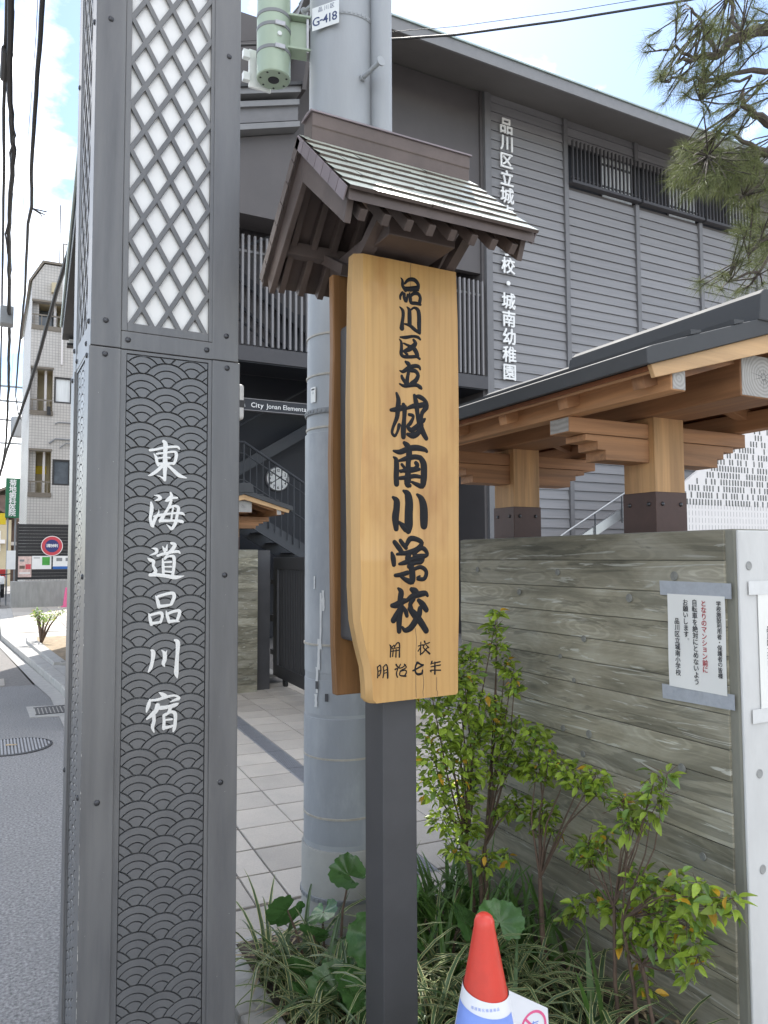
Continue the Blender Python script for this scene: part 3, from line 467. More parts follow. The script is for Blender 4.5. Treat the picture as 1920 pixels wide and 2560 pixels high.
# ================================================================== SETTING: ground, road, paving
def sheet(name, poly, z, mat, thick=0.0):
    mb = MB()
    if thick: mb.prism(poly, 'z', z-thick, z)
    else: mb.add([(x, y, z) for x, y in poly], [tuple(range(len(poly)))])
    o = mb.build(name, mat); o['kind'] = 'structure'; return o
sheet('ground', [(-300,-300),(300,-300),(300,300),(-300,300)], -0.012, M['ground'])
sheet('road', [(-6,-10),(0.62,-10),(0.62,7.2),(0.61,8.95),(0.512,9.98),(-6,10.4)], 0.0, M['asphalt'])
far_road = sheet('street_paving', [(-6,10.4),(0.512,9.98),(0.52,9.6),(0.30,13.0),(0.12,15.4),(0.16,60),(-6,60)], -0.004, M['joint'])
tile_f = MB().box(-0.29,0.29,-0.29,0.29,-0.01,0.006).mesh('street_tile', M['tile'])
k = 0
for j in range(14):
    for i in range(4):
        y = 10.35 + j*0.6; x = -0.1 + i*0.6 - (j % 2)*0.3 - j*0.052
        lim = 0.50 - (y-10.0)*0.083
        if x + 0.3 > lim - 0.0: continue
        if x < -1.6: continue
        inst(tile_f, 'street_tile', far_road, (x, y, 0.0))
gutter = sheet('gutter', [(0.62,-10),(0.80,-10),(0.80,7.2),(0.735,9.2),(0.20,15.6),(0.10,15.5),(0.512,9.98),(0.61,8.95),(0.62,7.2)], 0.006, M['concrete_pale'])
kerb = MB()
kp = [(0.72,7.6),(0.755,8.6),(0.735,9.25),(0.22,15.7),(0.24,23.9)]
ko = [(0.86,7.6),(0.90,8.6),(0.885,9.3),(0.40,15.85),(0.46,23.9)]
for i in range(len(kp)-1):
    a, b, c, d = kp[i], kp[i+1], ko[i+1], ko[i]
    n = max(1, int(math.dist(a, b)/0.6))
    for j in range(n):
        t0, t1 = j/n, (j+1)/n-0.012/max(0.1, math.dist(a, b))
        L = lambda p, q, t: (p[0]+(q[0]-p[0])*t, p[1]+(q[1]-p[1])*t)
        kerb.prism([L(a,b,t0), L(a,b,t1), L(d,c,t1), L(d,c,t0)], 'z', -0.02, 0.09)
kerb_o = kerb.build('kerb', M['concrete_pale'], bevel=0.012); kerb_o['kind'] = 'structure'
yard = sheet('side_pavement', [(0.90,8.6),(0.885,9.3),(0.40,15.85),(0.46,24.1),(3.2,24.3),(3.2,8.6)], 0.085, M['concrete_pale'])
big_tile = MB().box(-0.44,0.44,-0.595,0.595,-0.01,0.008).mesh('paving_slab', M['tile'])
for j in range(7):
    for i in range(3):
        inst(big_tile, 'paving_slab', yard, (0.95+i*0.9+0.01*j, 16.6+j*1.2, 0.088))
small_bed = sheet('planting_bed', [(0.83,11.1),(0.68,14.0),(0.72,14.9),(2.6,15.0),(2.6,10.9)], 0.10, M['soil_dry'])
bed_edge = MB()
for a, b in (((0.86,11.0),(0.66,14.1)),((0.66,14.1),(0.70,15.0)),((0.86,11.0),(2.6,10.8))):
    bed_edge.beam((*a,0.10), (*b,0.10), 0.16, 0.05)
be = bed_edge.build('bed_kerb', M['concrete_pale'], bevel=0.008); be['kind'] = 'structure'

# paving of the entrance: 30 cm tiles with open joints, turned a little from the wall line
pave = sheet('pavement', [(0.80,2.9),(7.0,2.9),(8.0,11.5),(0.80,11.5)], -0.002, M['joint'])
sheet('path', [(0.62,-10),(0.80,-10),(0.80,8.6),(0.62,8.6)], 0.002, M['concrete_pale'])
tl = MB().prism([(-0.15,-0.15),(0.15,-0.15),(0.15,0.15),(-0.15,0.15)], 'z', -0.012, 0.0)
tl_me = MB().add([(-.1475,-.1475,-.01),(.1475,-.1475,-.01),(.1475,.1475,-.01),(-.1475,.1475,-.01),(-.1475,-.1475,.0035),(.1475,-.1475,.0035),(.1475,.1475,.0035),(-.1475,.1475,.0035),(-.145,-.145,.006),(.145,-.145,.006),(.145,.145,.006),(-.145,.145,.006)],
    [(0,1,5,4),(1,2,6,5),(2,3,7,6),(3,0,4,7),(4,5,9,8),(5,6,10,9),(6,7,11,10),(7,4,8,11),(8,9,10,11)]).mesh('paving_tile', M['tile'])
ang = -R(2.6); ca, sa = math.cos(ang), math.sin(ang)
drain = thing('drain_channel', 'long grey slotted drain grate let into the entrance paving', 'drain', (1.81,3.2,0))
half_me = MB().add([(-.0725,-.1475,-.01),(.0725,-.1475,-.01),(.0725,.1475,-.01),(-.0725,.1475,-.01),(-.0725,-.1475,.006),(.0725,-.1475,.006),(.0725,.1475,.006),(-.0725,.1475,.006)],
    [(0,1,5,4),(1,2,6,5),(2,3,7,6),(3,0,4,7),(4,5,6,7)]).mesh('paving_half_tile', M['tile'])
cols = [(0.90,0),(1.128,1),(1.36,0),(1.66,0),(2.09,0),(2.39,0),(2.69,0),(2.99,0),(3.29,0),(3.59,0)]
for xi, half in cols:
    for j in range(20):
        if xi > 2.2 and j > 17: continue
        dy = 0.155 + j*0.3105
        x = xi - 1.05 + 0.0; wx = 1.05 + ca*x - sa*dy; wy = 3.22 + sa*x + ca*dy
        if xi < 1.0 and j > 16: continue
        inst(half_me if half else tl_me, 'paving_tile', pave, (wx, wy, 0.002+random.uniform(-0.0012,0.0012)), (random.uniform(-.003,.003), random.uniform(-.003,.003), ang+random.uniform(-.003,.003)))
for i in range(12):     # front row of larger slabs along the bed
    x = 0.96+i*0.30; inst(tl_me, 'paving_tile', pave, (x, 3.055-0.0*i-0.045*(x-1.05)*0.9, 0.002), (0,0,ang))
seg = MB()
for kx in range(-4, 5): seg.box(kx*0.0125-0.0035, kx*0.0125+0.0035, -0.245, 0.245, -0.012, 0.006)
seg.box(-0.066,-0.056,-0.248,0.248,-0.012,0.007); seg.box(0.056,0.066,-0.248,0.248,-0.012,0.007)
for q in range(12): seg.box(-0.056,0.056,-0.24+q*0.0435,-0.235+q*0.0435,-0.012,0.004)
seg_me = seg.mesh('grate', M['grate'])
for j in range(12):
    dy = j*0.5; inst(seg_me, 'grate', drain, (0.068+math.sin(R(2.6))*dy, dy*math.cos(R(2.6))+0.2, 0.002), (0,0,ang))

# street drain and manhole in the road
g = thing('street_drain', 'iron street drain grate in a pale concrete frame at the kerb', 'drain', (0.55,8.2,0))
MB().prism([(0.37,7.94),(0.76,7.86),(0.78,8.42),(0.36,8.52)], 'z', -0.02, 0.008).build('frame', M['concrete_pale'], g)
mb = MB()
for i in range(9): mb.box(0.43+i*0.034,0.45+i*0.034,8.02,8.40,0.003,0.014)
mb.box(0.42,0.74,8.01,8.03,0.003,0.013); mb.box(0.42,0.74,8.39,8.41,0.003,0.013); mb.build('bars', M['iron'], g)
mh = thing('manhole_cover', 'round ribbed iron manhole cover in the asphalt', 'manhole', (0.19,6.80,0))
MB().lathe([(0.30,-0.02),(0.30,0.006),(0.285,0.008),(0.285,0.003)], (0.19,6.80), 32).build('rim', M['iron'], mh)
mb = MB()
for i in range(-11, 12):
    x = i*0.0245; hgt = math.sqrt(max(0, 0.275**2-x*x))
    mb.box(0.19+x-0.007,0.19+x+0.007,6.80-hgt,6.80+hgt,0.002,0.010)
mb.build('ribs', M['grate'], mh)
MB().add([(0.14,6.83,0.012),(0.22,6.80,0.012),(0.235,6.84,0.012),(0.155,6.87,0.012)], [(0,1,2,3)]).build('marker_plate', M['straw'], mh)

# planting bed beside the wall
bed = sheet('garden_bed', [(0.86,0.6),(1.925,0.6),(1.925,2.90),(0.86,2.90)], 0.03, M['soil'])
bk = MB()
for j in range(5): bk.box(0.74,0.86,0.6+j*0.46,1.052+j*0.46,-0.02,0.045)
for j in range(3): bk.box(0.862+j*0.36,1.216+j*0.36,2.90,2.975,-0.02,0.012)
bk_o = bk.build('garden_kerb', M['concrete_pale'], bevel=0.008); bk_o['kind'] = 'structure'

# ================================================================== street pillar with wave panels
W = 0.411
pil = thing('street_pillar', 'tall dark grey metal pillar with wave-pattern panel and white lattice lantern', 'pillar', (0.226,2.141,0), R(1.0))
ZS, ZT = 2.073, 4.0
def rot4(mb_pts, q):   # local point turned by q quarter turns about the pillar axis
    c = W/2
    for _ in range(q): mb_pts = [(c-(y-c)*1.0 if False else c+(c-y) , x, z) for x, y, z in mb_pts]
    return mb_pts
def faceplane(q):
    """(s, h, z): s along face q, h outwards, z up -> local point. 0 front, 1 left side"""
    if q == 0: return lambda s, h, z: (s, -h, z)
    if q == 1: return lambda s, h, z: (-h, W-s, z)
    if q == 2: return lambda s, h, z: (W-s, W+h, z)
    return lambda s, h, z: (W+h, s, z)
MB().box(0.014,W-0.014,0.014,W-0.014,0,ZS-0.004).build('inner_box', M['steel_groove'], pil, local=True)
MB().box(0.0165,W-0.0165,0.0165,W-0.0165,ZS,ZT).build('light_diffuser', M['acrylic'], pil, local=True)
def corner(name, cx, cy, z0, z1, proud):
    e = proud; t = 0.079; th = 0.02
    sx = 1 if cx == 0 else -1; sy = 1 if cy == 0 else -1; X = 0 if cx == 0 else W; Y = 0 if cy == 0 else W
    poly = [(X-sx*e, Y-sy*e), (X+sx*t, Y-sy*e), (X+sx*t, Y+sy*th), (X+sx*th, Y+sy*th), (X+sx*th, Y+sy*t), (X-sx*e, Y+sy*t)]
    MB().prism(poly, 'z', z0, z1).build(name, M['steel_dark'], pil, local=True, bevel=0.0022)
for cx in (0, 1):
    for cy in (0, 1):
        corner('corner_cover', cx, cy, 0.0, ZS-0.0015, 0.0035)
        corner('corner_cover', cx, cy, ZS+0.0015, ZT, 0.0)
def fbox(mb, F, s0, s1, h0, h1, z0, z1):
    vs = [F(s, h, z) for z in (z0, z1) for s, h in ((s0,h0),(s1,h0),(s1,h1),(s0,h1))]
    return mb.add(vs, [(0,3,2,1),(4,5,6,7),(0,1,5,4),(1,2,6,5),(2,3,7,6),(3,0,4,7)])
def clip_seg(p, q, s0, s1, z0, z1):
    t0, t1 = 0.0, 1.0; dx, dz = q[0]-p[0], q[1]-p[1]
    for pp, qq in ((-dx, p[0]-s0), (dx, s1-p[0]), (-dz, p[1]-z0), (dz, z1-p[1])):
        if abs(pp) < 1e-9:
            if qq < 0: return None
        else:
            t = qq/pp
            if pp < 0: t0 = max(t0, t)
            else: t1 = min(t1, t)
    return None if t0 >= t1 else ((p[0]+dx*t0, p[1]+dz*t0), (p[0]+dx*t1, p[1]+dz*t1))
def clip_poly(poly, s0, s1, z0, z1):
    for ax, lim, sg in ((0,s0,1),(0,s1,-1),(1,z0,1),(1,z1,-1)):
        out = []
        for i, p in enumerate(poly):
            q = poly[(i+1) % len(poly)]; a = sg*(p[ax]-lim) >= 0; b = sg*(q[ax]-lim) >= 0
            if a: out.append(p)
            if a != b:
                t = (lim-p[ax])/(q[ax]-p[ax]); out.append((p[0]+(q[0]-p[0])*t, p[1]+(q[1]-p[1])*t))
        poly = out
        if not poly: return []
    return poly
RW, VW, GW = 0.0685, 0.03425, 0.0022
def wave_polys():
    res = []
    def tmin(rho):
        lo = 0.0
        for kk in range(0, 91):
            a = R(kk); x, y = rho*math.cos(a), rho*math.sin(a)
            if math.hypot(x-RW, y+VW) > RW+GW and math.hypot(x, y+2*VW) > RW+GW: return a
        return math.pi/2
    for r1, r2 in ((0.004, 0.405*RW), (0.405*RW+GW, 0.70*RW), (0.70*RW+GW, RW-0.0004)):
        rs = [r1+(r2-r1)*i/4 for i in range(5)]; ts = [tmin(r) for r in rs]
        right = [(r*math.cos(t), r*math.sin(t)) for r, t in zip(rs, ts)]
        t = ts[-1]; n = 10
        arc = [(r2*math.cos(t+(math.pi-2*t)*i/n), r2*math.sin(t+(math.pi-2*t)*i/n)) for i in range(1, n)]
        left = [(-x, y) for x, y in right[::-1]]
        t = ts[0]; inner = [(r1*math.cos(math.pi-t-(math.pi-2*t)*i/n), r1*math.sin(math.pi-t-(math.pi-2*t)*i/n)) for i in range(1, n)] if r1 > 0.01 else []
        P_ = right+arc+left+inner; Q = []
        for p in P_:
            if not Q or math.dist(p, Q[-1]) > 1e-4: Q.append(p)
        if math.dist(Q[0], Q[-1]) < 1e-4: Q.pop()
        res.append(Q)
    return res
WP = wave_polys(); _wm = {}
def wave_mesh(F, s0, s1, z0, z1, cs, cz, key):
    mb = MB()
    for poly in WP:
        P_ = clip_poly(poly, s0-cs, s1-cs, z0-cz, z1-cz)
        if len(P_) < 3: continue
        cx = sum(p[0] for p in P_)/len(P_); cy = sum(p[1] for p in P_)/len(P_)
        n = len(P_); kx = 0.955
        base = [F(cs+p[0], -0.012, cz+p[1]) for p in P_]; mid = [F(cs+p[0], -0.0062, cz+p[1]) for p in P_]
        top = []
        for i, p in enumerate(P_):   # inset along the local normal for a small bevel
            a, b = P_[i-1], P_[(i+1) % n]; dx, dy = b[0]-a[0], b[1]-a[1]; L_ = math.hypot(dx, dy) or 1
            top.append(F(cs+p[0]-dy/L_*0.0008, -0.0048, cz+p[1]+dx/L_*0.0008))
        mb.add(base+mid+top, [(i, (i+1)%n, n+(i+1)%n, n+i) for i in range(n)] + [(n+i, n+(i+1)%n, 2*n+(i+1)%n, 2*n+i) for i in range(n)] + [tuple(range(2*n, 3*n))])
    return mb if mb.v else None
for q in (0, 1):
    F = faceplane(q)
    fr = MB()
    fbox(fr, F, 0.0795,0.0955,-0.014,-0.003,ZS+0.052,ZT); fbox(fr, F, 0.322,0.3365,-0.014,-0.003,ZS+0.052,ZT); fbox(fr, F, 0.0955,0.322,-0.014,-0.003,ZS+0.052,ZS+0.076)
    fr.build('lattice_frame', M['steel_dark'], pil, local=True, bevel=0.0015)
    mb = MB(); fbox(mb, F, 0.0795,0.3365,-0.012,-0.0015,ZS+0.001,ZS+0.0505); mb.build('cross_band', M['steel_dark'], pil, local=True, bevel=0.0015)
    mb = MB(); fbox(mb, F, 0.0795,0.094,-0.013,-0.002,0,ZS-0.002); fbox(mb, F, 0.3215,0.3365,-0.013,-0.002,0,ZS-0.002); fbox(mb, F, 0.094,0.3215,-0.013,-0.002,ZS-0.010,ZS-0.002)
    mb.build('panel_frame', M['steel_dark'], pil, local=True)
    # lattice bars
    sl = 0.064/0.0372
    for sg in (1, -1):
        for kk in range(-24, 24):
            zc = 3.03 + kk*0.128
            p = (-1.0, zc + sg*sl*(-1.0-0.171)); r_ = (1.4, zc + sg*sl*(1.4-0.171))
            c = clip_seg(p, r_, 0.094, 0.3235, ZS+0.070, ZT)
            if not c or math.dist(*c) < 0.012: continue
            h = -0.0085 if sg == 1 else -0.0088
            a, b = F(c[0][0], h, c[0][1]), F(c[1][0], h, c[1][1])
            nrm = Vector(F(0,1,0)) - Vector(F(0,0,0))
            MB().beam(a, b, 0.0135, 0.0085, nrm).build('lattice_bar', M['steel_dark'], pil, local=True, bevel=0.0018)
    # wave scales
    for col_i in range(-2, 6):
        for row in range(-1, 33):
            cs = 0.2075 + (col_i-2)*RW
            cz = 0.538 - RW + (0 if (col_i % 2 == 0) else -VW) + (row-8)*RW + 0.0
            cz -= 0.0
            if cs < 0.094-RW or cs > 0.3215+RW or cz < -RW or cz > ZS+RW: continue
            mb = wave_mesh(F, 0.0955, 0.320, 0.01, ZS-0.012, cs, cz, q)
            if mb: mb.build('wave_scale', M['steel_wave'], pil, local=True)
bm_ = MB().lathe([(0.0078,0),(0.0078,0.002),(0.0055,0.0045),(0.003,0.0052)], (0,0), 12).mesh('bolt', M['bolt'], smooth=True)
for q in (0, 1):
    F = faceplane(q)
    for s_, z_ in ((0.038,2.146),(0.037,2.052),(0.375,2.052),(0.373,2.148),(0.366,0.867),(0.037,0.861),(0.373,1.45),(0.038,3.0),(0.375,3.0)):
        o = inst(bm_, 'bolt', pil, F(s_, 0.0035 if z_ < ZS else 0.0, z_), (R(90),0,0) if q == 0 else (0,R(-90),0))
    for s_ in (0.097, 0.316): inst(bm_, 'bolt', pil, F(s_, -0.0015, 2.1), (R(90),0,0) if q == 0 else (0,R(-90),0))
for enc in PILLAR_GLYPHS:
    mb = MB(); ribbon_char(mb, enc, lambda u, z, h: (u, 0.0048-h, z), 0.0035, 0.0036); mb.build('character', M['silver'], pil, local=True)
ch_ = MB(); rc_ = random.Random(12)
for _ in range(70):
    z = 0.05+1.45*rc_.random()**1.6; w_ = rc_.uniform(0.0006,0.0022); h_ = rc_.uniform(0.002,0.012)*(2.2 if z < 0.7 else 0.8)
    ch_.add([(-0.0037,-0.0040,z),(-0.0037+w_,-0.0040,z+h_*0.2),(-0.0037+w_*0.7,-0.0040,z+h_*0.8),(-0.0037,-0.0040,z+h_)], [(0,1,2,3)])
for _ in range(26):
    x_ = rc_.uniform(0.004,0.075) if rc_.random() < 0.6 else rc_.uniform(0.34,0.405); z = rc_.uniform(0.1,2.0); s_ = rc_.uniform(0.0006,0.0014)
    ch_.add([(x_-s_,-0.0040,z),(x_,-0.0040,z-s_),(x_+s_,-0.0040,z+s_*0.4),(x_,-0.0040,z+s_)], [(0,1,2,3)])
o = ch_.build('paint_chips', M['concrete_pale'], pil, local=True); o['kind'] = 'stuff'
jb = MB().box(0.412,0.462,0.10,0.19,1.925,2.035).build('junction_box', M['white_paint'], pil, local=True, bevel=0.008)
MB().box(0.412,0.4625,0.0995,0.1905,1.962,1.985).build('box_band', M['black_steel'], jb, local=True)

# ================================================================== carved wooden school sign under its little copper roof
SX = 1.033
sg_ = thing('wooden_signboard', 'carved wooden signboard with black characters under a small copper roof on a black post', 'signboard', (SX,1.95,0))
MB().box(0.979,1.087,1.894,2.006,0,2.46).build('post', M['black_steel'], sg_, bevel=0.003)
lo = [(0.877,2.343),(0.871,2.25),(0.869,2.08),(0.866,1.93),(0.866,1.75),(0.869,1.55),(0.869,1.42),(0.874,1.33),(0.888,1.262),(0.905,1.20),(0.910,1.15),(0.911,1.115),(0.922,1.104)]
ro = [(1.213,2.343),(1.217,2.2),(1.218,1.9),(1.214,1.6),(1.212,1.35),(1.207,1.2),(1.206,1.112),(1.200,1.106)]
bd = MB()
Lf = [(x+(0.030+0.010*math.sin(z*7) if z > 1.35 else 0.016), z) for x, z in lo]; Rf = [(x-0.006, z) for x, z in ro]
front = Lf + Rf[::-1]; side = lo + ro[::-1]; n = len(front)
bd.add([(x,1.85,z) for x, z in front] + [(x,1.8635,z) for x, z in side] + [(x,1.893,z) for x, z in side],
       [tuple(range(n))[::-1], tuple(range(2*n,3*n))])
brd = bd.build('front_board', M['sign_wood'], sg_)
ed = MB(); ed.add([(x,1.85,z) for x, z in front] + [(x,1.8635,z) for x, z in side] + [(x,1.893,z) for x, z in side],
       [(i,(i+1)%n,n+(i+1)%n,n+i) for i in range(n)] + [(n+i,n+(i+1)%n,2*n+(i+1)%n,2*n+i) for i in range(n)])
ed.build('board_edge', M['sign_edge'], brd, smooth=True)
bk2 = MB(); lb = [(0.886,2.343),(0.889,2.1),(0.882,1.8),(0.887,1.5),(0.890,1.25),(0.897,1.10)]
bk2.prism(lb + [(1.20,1.10),(1.207,1.7),(1.203,2.343)], 'y', 2.028, 2.058); bk2.build('rear_board', M['back_wood'], sg_, bevel=0.004)
MB().box(0.906,1.222,1.8945,2.026,1.262,2.18).build('spacer_bracket', M['black_steel'], sg_, bevel=0.012)
for enc in SIGN_GLYPHS:
    mb = MB(); ribbon_char(mb, enc, lambda u, z, h: (SX+u, 1.85-h, z), 0.0006, 0.0020, 1.12); mb.build('character', M['lacquer'], brd)
for x, z0, z1 in ((1.062,1.108,1.30),(1.085,1.108,1.20),(1.13,1.108,1.16),(1.052,2.24,2.342),(1.02,1.36,1.40)):
    pts = [(x+random.uniform(-.002,.002), z0+(z1-z0)*i/6) for i in range(7)]
    ck = MB()
    for a, b in zip(pts, pts[1:]): ck.add([(a[0]-.0006,1.8495,a[1]),(a[0]+.0006,1.8495,a[1]),(b[0]+.0006,1.8495,b[1]),(b[0]-.0006,1.8495,b[1])], [(0,1,2,3)])
    ck.build('crack', M['ink_matt'], brd)
# roof
RX0, RX1, RYc, RZ = 0.747, 1.320, 1.95, 2.695
EZ, EH = 2.400, 0.33
for sgn in (-1, 1):
    ye = RYc+sgn*EH
    MB().prism([(RYc,RZ-0.004),(ye,EZ-0.004),(ye,EZ-0.034),(RYc,RZ-0.038)], 'x', RX0+0.004, RX1-0.004).build('roof_deck', M['copper_brown'], sg_)
    L_ = math.hypot(EH, RZ-EZ); d = Vector((0, sgn*EH, EZ-RZ)).normalized(); nn = Vector((0, sgn*(RZ-EZ), EH)).normalized()
    rows = 7; rl = (L_+0.004)/rows
    for rI in range(rows):
        cuts = [RX0]; x = RX0 + (0.15 if rI % 2 else 0.075)
        while x < RX1-0.05: cuts.append(x+random.uniform(-.008,.008)); x += 0.15
        cuts.append(RX1)
        for a, b in zip(cuts, cuts[1:]):
            p0 = Vector((0, RYc, RZ)) + d*(rI*rl); p1 = p0 + d*(rl+0.012)
            hs = [random.uniform(-.0012,.0012) for _ in range(4)]
            P = []; xs = [a+0.0006, (a+b)/2, b-0.0006]
            for x_ in xs:
                wob = random.uniform(-0.0015,0.0015)
                P.append([Vector((x_,0,0))+p0+nn*0.001, Vector((x_,0,0))+p1+nn*(0.0078+wob)+d*wob, Vector((x_,0,0))+p1-nn*0.001+d*(wob-0.001)])
            vs = [p for t in P for p in t]
            fs = []
            for i in range(2): fs += [(i*3, i*3+1, i*3+4, i*3+3), (i*3+1, i*3+2, i*3+5, i*3+4)]
            mp2 = MB().add(vs, fs); mp2.m = [0,1,0,1]
            mp2.build('copper_plate', [M['patina'], M['copper_brown']], sg_)
    # verge flashing pieces on both gables
    for gx_ in (RX0-0.004, RX1+0.0005):
        for rI in range(7):
            p0 = Vector((gx_, RYc, RZ-0.001)) + d*(rI*rl+0.004); p1 = p0 + d*(rl-0.003)
            MB().add([p0, p1, p1-nn*0.034, p0-nn*0.034, p0+Vector((0.0035,0,0)), p1+Vector((0.0035,0,0)), p1-nn*0.034+Vector((0.0035,0,0)), p0-nn*0.034+Vector((0.0035,0,0))],
                     [(0,1,2,3),(4,5,6,7),(0,1,5,4),(2,3,7,6),(0,3,7,4),(1,2,6,5)]).build('verge_flashing', M['copper_edge'] if sgn == -1 else M['copper_brown'], sg_)
    # barge boards
    for x0 in (RX0+0.012, RX1-0.03):
        top0 = (RYc, RZ-0.040); top1 = (RYc+sgn*0.305, EZ-0.018); 
        MB().prism([top0, top1, (RYc+sgn*0.283, EZ-0.072), (RYc, RZ-0.135)], 'x', x0, x0+0.018).build('barge_board', M['copper_brown'], sg_, bevel=0.002)
    # rafters
    for i in range(8):
        x = RX0+0.055+i*0.066; a = Vector((x, RYc+sgn*0.02, RZ-0.06)); b = Vector((x, ye-sgn*0.028, EZ-0.052+0.0))
        MB().beam(a, b, 0.02, 0.03).build('rafter', M['copper_brown'], sg_, bevel=0.0015)
    MB().box(RX0+0.03, RX1-0.035, RYc+sgn*0.20-0.02, RYc+sgn*0.20+0.02, 2.425, 2.465).build('purlin', M['copper_brown'], sg_, bevel=0.002)
    MB().beam((SX-0.11, RYc+sgn*0.05, 2.35), (SX-0.11, RYc+sgn*0.21, 2.44), 0.04, 0.03).build('strut', M['copper_brown'], sg_)
    MB().beam((SX+0.16, RYc+sgn*0.03, 2.33), (SX+0.16, RYc+sgn*0.21, 2.44), 0.03, 0.03).build('strut', M['copper_brown'], sg_)
    MB().box(0.93,1.14,RYc+sgn*0.10-0.1,RYc+sgn*0.10+0.1,2.385-0.02,2.415).build('arm', M['copper_brown'], sg_, bevel=0.003)
MB().box(RX0+0.03,RX1-0.03,RYc-0.02,RYc+0.02,RZ-0.10,RZ-0.05).build('ridge_beam', M['copper_brown'], sg_)
rc = MB().prism([(RYc-0.028,RZ-0.030),(RYc-0.030,RZ+0.018),(RYc-0.033,RZ+0.020),(RYc-0.033,RZ+0.058),(RYc+0.033,RZ+0.058),(RYc+0.033,RZ+0.020),(RYc+0.030,RZ+0.018),(RYc+0.028,RZ-0.030)], 'x', 0.776, 1.306).build('ridge_cap', M['copper_brown'], sg_, bevel=0.002)
MB().prism([(RYc-0.038,RZ+0.0585),(RYc-0.038,RZ+0.063),(RYc,RZ+0.069),(RYc+0.038,RZ+0.063),(RYc+0.038,RZ+0.0585)], 'x', 0.770, 1.312).build('ridge_lid', M['copper_edge'], rc)

# ================================================================== utility pole
PC = (1.296, 2.85)
pole = thing('utility_pole', 'grey utility pole standing close behind the wooden signboard', 'utility pole', (*PC,0))
prof = [(0.164-0.0052*z, z) for z in (0.3,0.6,1.0,1.05,1.5,2.0,3.0,4.0,5.0,6.5,8.0)]
MB().lathe(prof, PC, 40).build('shaft', M['pole'], pole, smooth=True)
MB().lathe([(0.1715,-0.02),(0.1715,0.10),(0.1712,0.366),(0.1695,0.372),(0.162,0.372)], PC, 40).build('base_sleeve', M['pole_base'], pole, smooth=True)
def ring(name, z0, z1, dr, mat, seg=40):
    r_ = 0.164-0.0052*(z0+z1)/2+dr
    return MB().lathe([(r_-0.004,z0),(r_,z0+0.0015),(r_,z1-0.0015),(r_-0.004,z1)], PC, seg, cap=False).build(name, mat, pole, smooth=True)
ring('poster_guard', 0.39, 0.872, 0.0022, M['pole_sheet']); ring('poster_guard', 0.884, 1.02, 0.0016, M['pole_sheet']); ring('poster_guard', 1.045, 2.0, 0.0045, M['pole_sheet'])
for z in (0.492, 0.718, 1.155, 2.02, 2.235, 2.40): ring('fixing_strip', z-0.005, z+0.005, 0.0062 if 1.05 < z < 2 else 0.004, M['strip'])
def strap(z, mat, r_):
    o = MB().lathe([(r_,z-0.011),(r_+0.003,z-0.009),(r_+0.003,z+0.009),(r_,z+0.011)], PC, 40, cap=False).build('strap', mat, pole, smooth=True)
    mb = MB()
    for k in range(48):
        a = 2*math.pi*k/48; c, s_ = math.cos(a), math.sin(a); p = Vector((PC[0]+c*(r_+0.0035), PC[1]+s_*(r_+0.0035), z)); t = Vector((-s_, c, 0))
        mb.beam(p-t*0.0055, p+t*0.0055, 0.003, 0.010)
    mb.build('strap_teeth', mat, o)
strap(0.186, M['cable_grey'], 0.1718); strap(2.086, M['cable_grey'], 0.158); strap(3.74, M['pole'], 0.1455)
v2 = Vector((0.414,0.910,0)); rgt = Vector((0.910,-0.414,0))
def on_pole(deg, z, dr=0.0):   # deg measured to the right of the street-facing side
    r_ = 0.164-0.0052*z+dr; n_ = -v2*math.cos(R(deg)) + rgt*math.sin(R(deg)); return Vector((PC[0],PC[1],z)) + n_*r_, n_
# conduit riser on the right-hand side
cp = MB(); p, n_ = on_pole(62, 3, 0.03)
cp.tube([(p.x,p.y,1.2),(p.x,p.y,8.0)], 0.045, 16); cp.build('conduit', M['pole'], pole, smooth=True)
for deg, z, ln in ((32,3.47,0.13),(-150,3.1,0.13),(30,4.4,0.13),(-140,4.0,0.13)):
    p, n_ = on_pole(deg, z); b = MB().tube([p-n_*0.01, p+n_*ln], 0.0095, 10); b.tube([p, p+n_*0.012], 0.016, 6); b.tube([p+n_*ln, p+n_*(ln+0.008)], 0.019, 12); b.build('step_bolt', M['pole'], pole, smooth=True)
p, n_ = on_pole(-28, 3.725, 0.012); t = Vector((0,0,1)).cross(n_).normalized()
pl = MB().beam(p-t*0.063, p+t*0.063, 0.002, 0.098, (0,0,1)); plate = pl.build('number_plate', M['sign_white'], pole)
for ch, x, z, sz, bo in (('G',-0.044,-0.014,0.052,0.012),('-',-0.019,-0.014,0.052,0.012),('4',0.0,-0.014,0.052,0.012),('1',0.021,-0.014,0.052,0.012),('8',0.043,-0.014,0.052,0.012),('品',-0.024,0.033,0.023,0),('川',0.004,0.033,0.023,0),('区',0.032,0.033,0.023,0)):
    mb = MB(); put_glyphs(mb, [(ch,x,z)], p+n_*0.0016, t, (0,0,1), sz, bo); mb.build('character', M['navy'], plate)
p, n_ = on_pole(-52, 2.155, 0.004); t = Vector((0,0,1)).cross(n_).normalized()
st = MB().beam(p-t*0.016, p+t*0.016, 0.0015, 0.062, (0,0,1)).build('sticker', M['paper'], pole)
mb = MB(); put_glyphs(mb, [('1',-0.004,0.008),('1',0.004,0.008)], p+n_*0.0012, t, (0,0,1), 0.012); mb.beam(p+n_*0.0012-t*0.01+Vector((0,0,.022)), p+n_*0.0012+t*0.01+Vector((0,0,.022)), 0.0004, 0.006); mb.build('sticker_print', M['ink_matt'], st)
sm = MB()   # torn tape residue
